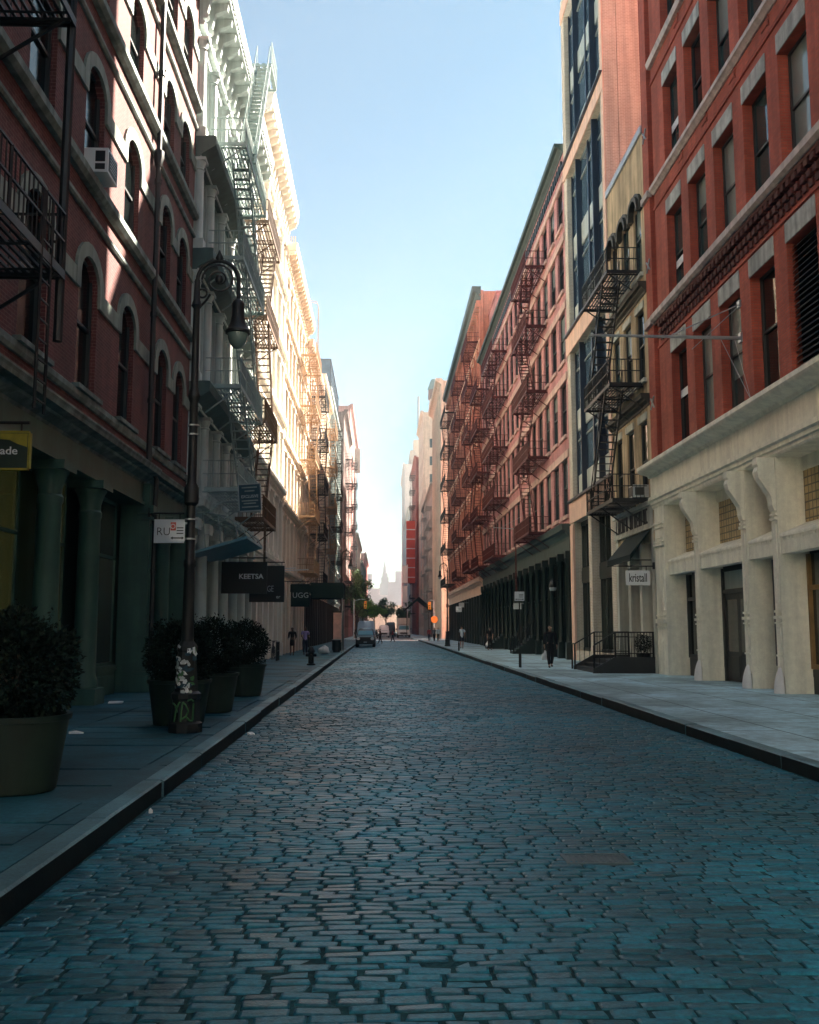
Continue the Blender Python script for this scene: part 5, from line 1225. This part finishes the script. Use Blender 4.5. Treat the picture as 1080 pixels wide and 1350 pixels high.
# traffic signals
def signal(label, px, py, sg, x, zt):
    s = thing('traffic_signal', label, 'traffic light', (px, py, Z0)); b = MB(); b.tube((px,py,Z0),(px,py,zt+.8),.10,.07,n=8); b.path([(px,py,zt+.45),((px+x)/2,py,zt+.75),(x,py,zt+.7)],.05,6); b.build('pole', M['galv'], s)
    b = MB(); b.box(x-.22,x+.22,py-.2,py+.2,zt-.75,zt+.45); b.build('housing', M['yellow'], s)
    for k, mt in enumerate(('signred','frame','frame')):
        b = MB(); b.lathe(0,0,[(.13,0),(.12,.03),(.05,.05)],12); b2 = MB(); b2.add([(x+v[0],py-.2-v[2],zt+.25-k*.38+v[1]) for v in b.v], b.f); b2.build('lens', M[mt], s)
    return s
signal('yellow traffic signal hung from a mast arm over the left kerb', -4.4, 155, 1, -2.6, 5.7)
signal('yellow traffic signal on the right, hung near the cream pilastered corner', 8.4, 155.5, -1, 7.7, 5.6)
s = thing('street_sign', 'round orange sign on a pole at the far right corner', 'sign', (8.3, 152, Z0)); b = MB(); b.tube((8.3,152,Z0),(8.3,152,4.2),.05); b.build('post', M['galv'], s)
b = MB(); b.tube((8.3,151.92,3.2),(8.3,151.86,3.2),.55,n=16); b.build('plate', M['orange'], s)
aw = thing('awning', 'peaked dark awning over the pavement beyond the cream truck', 'awning', (7, 190, Z0)); b = MB(); b.extr([(4.6,5.6),(7.2,7.9),(9.9,5.6),(9.9,5.2),(7.2,7.4),(4.6,5.2)],186.5,197); b.build('cloth', M['awn'], aw)
b = MB(); [b.tube((x,y,Z0),(x,y,5.3),.07) for x in (4.9,9.6) for y in (187,196.5)]; b.build('post', M['black'], aw)
bb = MB(); bb.box(4.3,5.3,200,200.2,7.2,10.6); bb.box(4.3,5.3,200,200.2,11.2,14.8); bb.tube((5.35,200.1,Z0),(5.35,200.1,15),.09); tag(bb.build('street_banner', M['white'], org=(4.8,200,7)), 'tall white street banners on a pole above the cream truck', 'banner')
# ------------------------------------------------------------------ VEHICLES (seen from the front, facing the camera)
def loft(secs, m=0):
    """secs: list of (y, [(x,z)...]) rings; closed loft along y"""
    b = MB(); n = len(secs[0][1])
    for y, ring_ in secs: b.v += [(x,y,z) for x, z in ring_]
    for k in range(len(secs)-1): b.f += [(k*n+i,k*n+(i+1)%n,(k+1)*n+(i+1)%n,(k+1)*n+i) for i in range(n)]
    b.f += [tuple(range(n-1,-1,-1)), tuple(range((len(secs)-1)*n,len(secs)*n))]; b.m = [m]*len(b.f); return b
def rr(w, z0, z1, c=.12, t=0.):
    """rounded section of half width w, leaning in by t at the top"""
    return [(-w+c,z0),(w-c,z0),(w,z0+c),(w-t*.6,z1-c*1.3),(w-t-c,z1),(-w+t+c,z1),(-w+t*.6,z1-c*1.3),(-w,z0+c)]
def vehicle(label, cat, x, y, w, h, L, kind, paint, name):
    v = thing(name, label, cat, (x, y, -.02)); W = w/2
    def S(secs): return [(y+a, [(x+px, pz) for px, pz in r_]) for a, r_ in secs]
    if kind == 'suv':
        body = loft(S([(0,rr(W*.9,.35,.85)),(.12,rr(W*.97,.28,1.0)),(1.1,rr(W,.25,1.12)),(1.35,rr(W,.25,1.16)),(L-.3,rr(W,.25,1.2)),(L,rr(W*.93,.4,1.15))])); cab = loft(S([(1.1,rr(W*.9,1.08,1.13,.03,.02)),(1.9,rr(W*.88,1.08,h-.04,.1,.16)),(L-.7,rr(W*.88,1.08,h,.1,.16)),(L-.15,rr(W*.86,1.08,1.3,.06,.06))])); ws = (1.14,1.83,1.17,h-.14); hz = .8
    elif kind == 'van':
        body = loft(S([(0,rr(W*.9,.4,1.0)),(.15,rr(W*.97,.32,1.2)),(.8,rr(W,.3,1.35)),(L,rr(W,.35,1.4))])); cab = loft(S([(.7,rr(W*.93,1.3,1.38,.03,.02)),(1.6,rr(W*.93,1.3,h-.05,.16,.12)),(L-.1,rr(W*.95,1.3,h,.16,.1)),(L,rr(W*.93,1.3,h-.1,.16,.1))])); ws = (.76,1.5,1.42,h-.35); hz = .85
    else:
        body = loft(S([(0,rr(W*.88,.5,1.2)),(.12,rr(W*.94,.45,1.35)),(1.0,rr(W*.94,.45,1.5)),(1.6,rr(W*.9,.5,1.5)),(L,rr(W*.9,.6,1.0))])); cab = loft(S([(.5,rr(W*.88,1.4,1.52,.05,.02)),(.95,rr(W*.86,1.4,2.45,.12,.1)),(1.9,rr(W*.86,1.4,2.5,.12,.1))])); ws = (.56,.92,1.58,2.32); hz = .95
    body.build('body', M[paint], v, smooth=40); cb = cab.build('cab' if kind == 'truck' else 'roof', M[paint], v, smooth=40)
    p = MB(); a0, a1, z0, z1 = ws; q0, q1 = W*.8, W*.7
    p.add([(x-q0,y+a0-.035,z0),(x+q0,y+a0-.035,z0),(x+q1,y+a1-.045,z1),(x-q1,y+a1-.045,z1)],[(0,1,2,3)]); p.build('windscreen', M['carglass'], v)
    if kind == 'truck':
        b = MB(); b.box(x-W,x+W,y+2.0,y+L,1.0,h); b.box(x-W+.15,x+W-.15,y+1.25,y+2.02,2.7,h-.05); b.build('cargo_box', M['boxcream'], v)
        b = MB(); [b.box(x-W-.01,x-W+.05,y+1.99,y+2.04,1.0,h) if k == 0 else b.box(x+W-.05,x+W+.01,y+1.99,y+2.04,1.0,h) for k in (0,1)]; b.build('box_edge', M['galv'], v)
    for s_ in (-1,1):
        b = MB(); b.lathe(0,0,[(.15,0),(.14,.05),(.05,.07)],12); b2 = MB(); b2.add([(x+s_*W*.72+u[0]*1.3,y+.03-u[2],hz+u[1]) for u in b.v], b.f); b2.build('headlight', M['lens'], v)
        b = MB(); b.box(x+s_*(W+.02)-.0,x+s_*(W+.2),y+a0+.25,y+a0+.37,z0+.02,z0+.26); b.tube((x+s_*(W-.06),y+a0+.35,z0+.02),(x+s_*(W+.08),y+a0+.31,z0+.1),.02); b.build('mirror', M['frame'], v)
        for wy in (.85, L-1.0):
            b = MB(); b.tube((x+s_*(W-.26),y+wy,.34),(x+s_*(W-.01),y+wy,.34),.36,n=20); t = b.build('wheel', M['tyre'], v); b = MB(); b.tube((x+s_*(W-.02),y+wy,.34),(x+s_*(W+.004),y+wy,.34),.2,n=14); b.build('rim', M['galv'], t)
    b = MB(); b.box(x-W*.55,x+W*.55,y-.02,y+.06,hz-.22,hz+.1); b.build('grille', M['inkblack'], v)
    b = MB(); b.box(x-W*.9,x+W*.9,y-.06,y+.1,.38,.56); b.build('bumper', M['frame'] if kind != 'van' else M[paint], v)
    b = MB(); b.box(x-.16,x+.16,y-.066,y-.06,.42,.53); b.build('number_plate', M['offwhite'], v)
    return v
vehicle('dark blue off road car parked at the left kerb, facing us', 'car', -1.55, 93.5, 1.9, 1.8, 4.6, 'suv', 'carnavy', 'parked_car')
vehicle('tall silver blue van standing behind the dark blue car', 'van', -1.62, 101, 2.05, 2.62, 5.6, 'van', 'vanblue', 'delivery_van')
vehicle('white van waiting beyond the crossing left of the cream truck', 'van', .55, 196, 2.1, 2.5, 5.6, 'van', 'vanwhite', 'delivery_van')
vehicle('cream box truck facing us beyond the crossing', 'truck', 4.45, 192, 2.6, 3.9, 7.5, 'truck', 'vanwhite', 'box_truck')
vehicle('dark van behind the white van in the far street', 'van', 2.2, 222, 2.1, 3.3, 6, 'van', 'carnavy', 'delivery_van')

vehicle('dark car far down the street by the bright green tree', 'car', -1.5, 178, 1.85, 1.6, 4.5, 'suv', 'carnavy', 'parked_car')

# ------------------------------------------------------------------ PEOPLE
def skin_obj(name, chains, mt, parent, sub=2, root=0):
    """chains: list of lists of ((x,y,z), r); chains starting with an int index join an existing vertex"""
    bm = bmesh.new(); lay = bm.verts.layers.skin.verify(); vs = []
    for ch in chains:
        prev = None
        for it in ch:
            if isinstance(it, int): prev = vs[it]; continue
            (p, r_) = it; v = bm.verts.new(p); rx, ry = r_ if isinstance(r_, tuple) else (r_, r_); v[lay].radius = (rx, ry); vs.append(v)
            if prev is not None: bm.edges.new((prev, v))
            prev = v
    bm.verts.ensure_lookup_table(); vs[root][lay].use_root = True
    me = bpy.data.meshes.new(name); bm.to_mesh(me); bm.free(); me.materials.append(M[mt])
    o = bpy.data.objects.new(name, me); COL.objects.link(o); o.parent = parent
    m1 = o.modifiers.new('skin', 'SKIN'); m1.use_smooth_shade = True
    m2 = o.modifiers.new('sub', 'SUBSURF'); m2.levels = m2.render_levels = sub
    return o
def person(label, x, y, face, H, top, legs, skin='skin', hair='hairdark', stride=.0, swing=.0, sleeves=True, shorts=False, skirt=False, longhair=False, bag=None, elbow=.0, z=Z0, shoes='inkblack'):
    """face: heading in degrees about Z, 0 = away from the camera (+Y)"""
    p = thing('person', label, 'person', (x, y, z)); p.rotation_euler = (0, 0, rad(face)); u = H
    hipz, kn, an = .515, .275, .045
    s = stride
    # legs: f = forward leg on +x side
    def leg(sx, ph):
        hip = (sx*.052, 0, hipz); knee = (sx*.054, ph*.5*s+.02*abs(s), kn+.01*abs(ph*s)); ank = (sx*.05, ph*s-(.05*abs(s)*4 if ph < 0 else 0), an+(.05*abs(s)*2.5 if ph < 0 else 0))
        toe = (sx*.056, ank[1]+.085, ank[2]-.028); return hip, knee, ank, toe
    def arm(sx, ph):
        sh = (sx*.112, 0, .815); el = (sx*.135, -ph*swing*.5-.012, .645); wr = (sx*.132, -ph*swing+.05+elbow*.08, .505+abs(ph*swing)*.12+elbow*.13); return sh, el, wr
    Lg = {1: leg(1,1), -1: leg(-1,-1)}; Ar = {1: arm(1,1), -1: arm(-1,-1)}
    q = lambda t: (t[0]*u, t[1]*u, t[2]*u)
    R_ = lambda a: tuple(k*u for k in a) if isinstance(a, tuple) else a*u
    V = lambda p_, r_: (q(p_), R_(r_))
    ch = [[V((0,0,.53),(.072,.056)), V((0,-.004,.62),(.064,.05)), V((0,-.004,.73),(.076,.054)), V((0,-.004,.80),(.066,.046)), V((0,0,.855),.028), V((0,.012,.905),(.04,.048)), V((0,.008,.945),(.043,.052)), V((0,.004,.978),(.032,.038))]]
    idx = 8
    ch.append([5, V((0,.066,.913),.010)]); idx += 1                         # nose
    for sx in (1,-1):
        ch.append([6, V((sx*.047,.0,.925),.009)]); idx += 1                 # ear
    for sx in (1,-1):
        h, k, a, t = Lg[sx]; ch.append([0, V(h,.05), V(k,.032), V((k[0],k[1]-.01,k[2]-.07),.031), V(a,.02), V((a[0],a[1]+.03,a[2]-.025),.022), V(t,.016)]); idx += 6
    for sx in (1,-1):
        sh, el, wr = Ar[sx]; ch.append([3, V(sh,.032), V(el,.023), V((el[0]*.5+wr[0]*.5,el[1]*.5+wr[1]*.5,el[2]*.5+wr[2]*.5),.021), V(wr,.014), V((wr[0],wr[1]+.012,wr[2]-.03),(.013,.02))]); pi = idx+4; idx += 5
        wx, wy, wz = wr[0], wr[1]+.012, wr[2]-.035
        for f_ in range(4):
            fy = wy-.016+f_*.0105; ln = (.03,.036,.038,.033)[f_]
            ch.append([pi, V((wx,fy,wz-.016),.0055), V((wx-sx*.004,fy+.002,wz-.016-ln*.55),.005), V((wx-sx*.010,fy+.005,wz-.016-ln),.004)]); idx += 3
        ch.append([pi, V((wx-sx*.004,wy+.024,wz-.004),.0065), V((wx-sx*.008,wy+.03,wz-.022),.005)]); idx += 2
    skin_obj('body', ch, skin, p)
    e = .013
    c = [[V((0,-.004,.465 if not skirt else .54),(.084,.068)), V((0,-.004,.53),(.084,.068)), V((0,-.004,.62),(.074,.060)), V((0,-.004,.73),(.086,.064)), V((0,-.004,.805),(.072,.052)), V((0,0,.842),.034)]]
    for sx in (1,-1):
        sh, el, wr = Ar[sx]; mid = tuple((a+b)/2 for a, b in zip(el, wr)); c.append([4, V(sh,.045), V(tuple(sh[i]*.35+el[i]*.65 for i in range(3)),.040)]+([V(el,.036), V(mid,.031), V(tuple(mid[i]*.2+wr[i]*.8 for i in range(3)),.027)] if sleeves else []))
    skin_obj('shirt', c, top, p)
    if skirt: c = [[V((0,0,.58),(.075,.06)), V((0,0,.5),(.088,.075)), V((0,.0,.40),(.095,.085)), V((0,.0,.33),(.10,.09))]]
    else:
        c = [[V((0,0,.60),(.074,.060)), V((0,0,.52),(.081,.066))]]
        for sx in (1,-1):
            h, k, a, t = Lg[sx]; c.append([1, V((h[0]*1.02,h[1],h[2]-.04),.061), V((k[0],k[1],k[2]+.03),.045)]+([] if shorts else [V((k[0],k[1]-.005,k[2]-.06),.042), V((a[0],a[1]-.004,a[2]+.02),.034)]))
    skin_obj('skirt' if skirt else 'trousers', c, legs, p)
    for sx in (1,-1):
        h, k, a, t = Lg[sx]; skin_obj('shoe', [[V((a[0],a[1]-.018,a[2]-.018),.027), V((a[0],a[1]+.03,a[2]-.022),.026), V((t[0],t[1]+.005,t[2]-.0),.02)]], shoes, p)
    c = [[V((0,-.014,.925),(.046,.046)), V((0,-.008,.962),(.05,.056)), V((0,-.002,.988),(.036,.042))]]
    if longhair: c.append([0, V((0,-.035,.88),(.045,.026)), V((0,-.042,.82),(.04,.02))])
    skin_obj('hair', c, hair, p)
    for sx in (1,-1):
        b = MB(); b.lathe(sx*.018*u, .058*u, [(.001,.925*u),(.006*u,.929*u),(.001,.933*u)], 6); eo = bpy.data.objects.new('eye', b.mesh('eye', M['inkblack'])); COL.objects.link(eo); eo.parent = p
    if bag:
        hx = Ar[1][2]; bo = lump('carrier_bag', bag, 'bag', 0, 0, .14, .08, .34, 'plasticbag', 8)
        th = rad(face); X, Y, Z_ = [k*u for k in hx]; bo.location = (x+X*math.cos(th)-Y*math.sin(th), y+X*math.sin(th)+Y*math.cos(th), z+Z_-.62)
    return p
person('man in dark clothes walking on the right pavement near the parking sign', 7.14, 40.94, 180, 1.78, 'clblack', 'clblack', 'skin', stride=.12, swing=.10, bag='small white bag hanging from the hand of the man in black')
person('person in pale blue shirt and dark shorts walking away along the right pavement', 6.66, 80.3, 0, 1.85, 'clwhite', 'clnavy', 'skin', stride=.10, swing=.08, sleeves=False, shorts=True)
person('woman in dark clothes by the far stoop holding a pale bag', 8.35, 74.5, 160, 1.75, 'clblack', 'clblack', 'skin', hair='hairbrown', stride=.08, swing=.06, sleeves=False, longhair=True, bag='pale carrier bag held by the woman near the far stoop')
person('person in black coat and skirt standing on the left pavement', -5.5, 60.2, 175, 1.72, 'clblack', 'clblack', 'skindark', skirt=True, longhair=True, elbow=.9)
person('person in violet shirt and dark trousers beside the one in black', -4.85, 62.0, 200, 1.75, 'clviolet', 'clnavy', 'skindark', sleeves=False, elbow=1.)
person('person in red top walking at the far right corner', 6.3, 128, 0, 1.72, 'clred', 'clnavy', stride=.1, swing=.08)
person('person in grey jacket between the red top and the blue shirt', 7.0, 128.5, 10, 1.76, 'clgrey', 'clblack', stride=.1, swing=.08)
person('person in light blue shirt standing at the far right kerb', 7.25, 124, 180, 1.8, 'clwhite', 'clblack', sleeves=True)
person('pedestrian in red top crossing the cobbled road before the crossing', 1.5, 129, 90, 1.72, 'clred', 'clnavy', stride=.13, swing=.1, z=-.01)
person('pedestrian in dark clothes crossing beside the silver blue van', -.15, 117, 85, 1.74, 'clblack', 'clblack', stride=.13, swing=.1, z=-.01)

# ------------------------------------------------------------------ AIR, LIGHT, CAMERA
b = MB(); b.box(-602,602,-202,902,-1.2,79)
hz = bpy.data.materials.new('haze'); hz.use_nodes = True; nt = hz.node_tree; nt.nodes.clear()
out = nt.nodes.new('ShaderNodeOutputMaterial'); pv = nt.nodes.new('ShaderNodeVolumePrincipled')
pv.inputs['Color'].default_value = (.95,.93,.93,1); pv.inputs['Density'].default_value = HAZE; pv.inputs['Anisotropy'].default_value = .15
nt.links.new(pv.outputs[0], out.inputs['Volume'])
if HAZE > 0: struct(b.build('haze', hz), 'stuff')
W = bpy.data.worlds.new('World'); S.world = W; W.use_nodes = True; nt = W.node_tree
sk = nt.nodes.new('ShaderNodeTexSky'); sk.sky_type = 'NISHITA'; sk.sun_disc = False; sk.sun_elevation = SUN_EL; sk.sun_rotation = SUN_AZ
sk.air_density = 1.0; sk.dust_density = .9; sk.ozone_density = 1.8; sk.altitude = 0
bg = nt.nodes['Background']; tn = nt.nodes.new('ShaderNodeMix'); tn.data_type = 'RGBA'; tn.blend_type = 'MULTIPLY'; tn.inputs[0].default_value = 1
nt.links.new(sk.outputs[0], tn.inputs[6]); tn.inputs[7].default_value = (.445*SKM, .645*SKM, .61*SKM, 1); nt.links.new(tn.outputs[2], bg.inputs[0]); bg.inputs[1].default_value = SKY
sun = bpy.data.lights.new('sun', 'SUN'); sun.energy = SUNE; sun.angle = rad(.5); sun.color = (1, .90, .76)
so = bpy.data.objects.new('sun', sun); COL.objects.link(so); so.location = (60, 40, 80)
dv = Vector((math.sin(SUN_AZ)*math.cos(SUN_EL), math.cos(SUN_AZ)*math.cos(SUN_EL), math.sin(SUN_EL)))
so.rotation_euler = dv.to_track_quat('Z', 'Y').to_euler()
cam = bpy.data.cameras.new('camera'); co = bpy.data.objects.new('camera', cam); COL.objects.link(co); S.camera = co
F = 1270.; th = math.atan(154/F); ps = math.atan(37/F*math.cos(th))
cam.sensor_fit = 'HORIZONTAL'; cam.sensor_width = 36; cam.lens = 36*F/1080; cam.clip_end = 5000; cam.clip_start = .1
co.location = (0, 0, 1.75); co.rotation_euler = (math.pi/2+th, 0, -ps)
S.view_settings.view_transform = 'Standard'; S.view_settings.look = 'None'; S.view_settings.gamma = 1; S.view_settings.exposure = EXPO
S.cycles.max_bounces = 8; S.cycles.diffuse_bounces = 4; S.cycles.glossy_bounces = 4; S.cycles.transparent_max_bounces = 6; S.cycles.volume_bounces = 0
S.cycles.use_light_tree = False; S.cycles.use_denoising = True; S.cycles.sample_clamp_indirect = 8; S.cycles.blur_glossy = .2
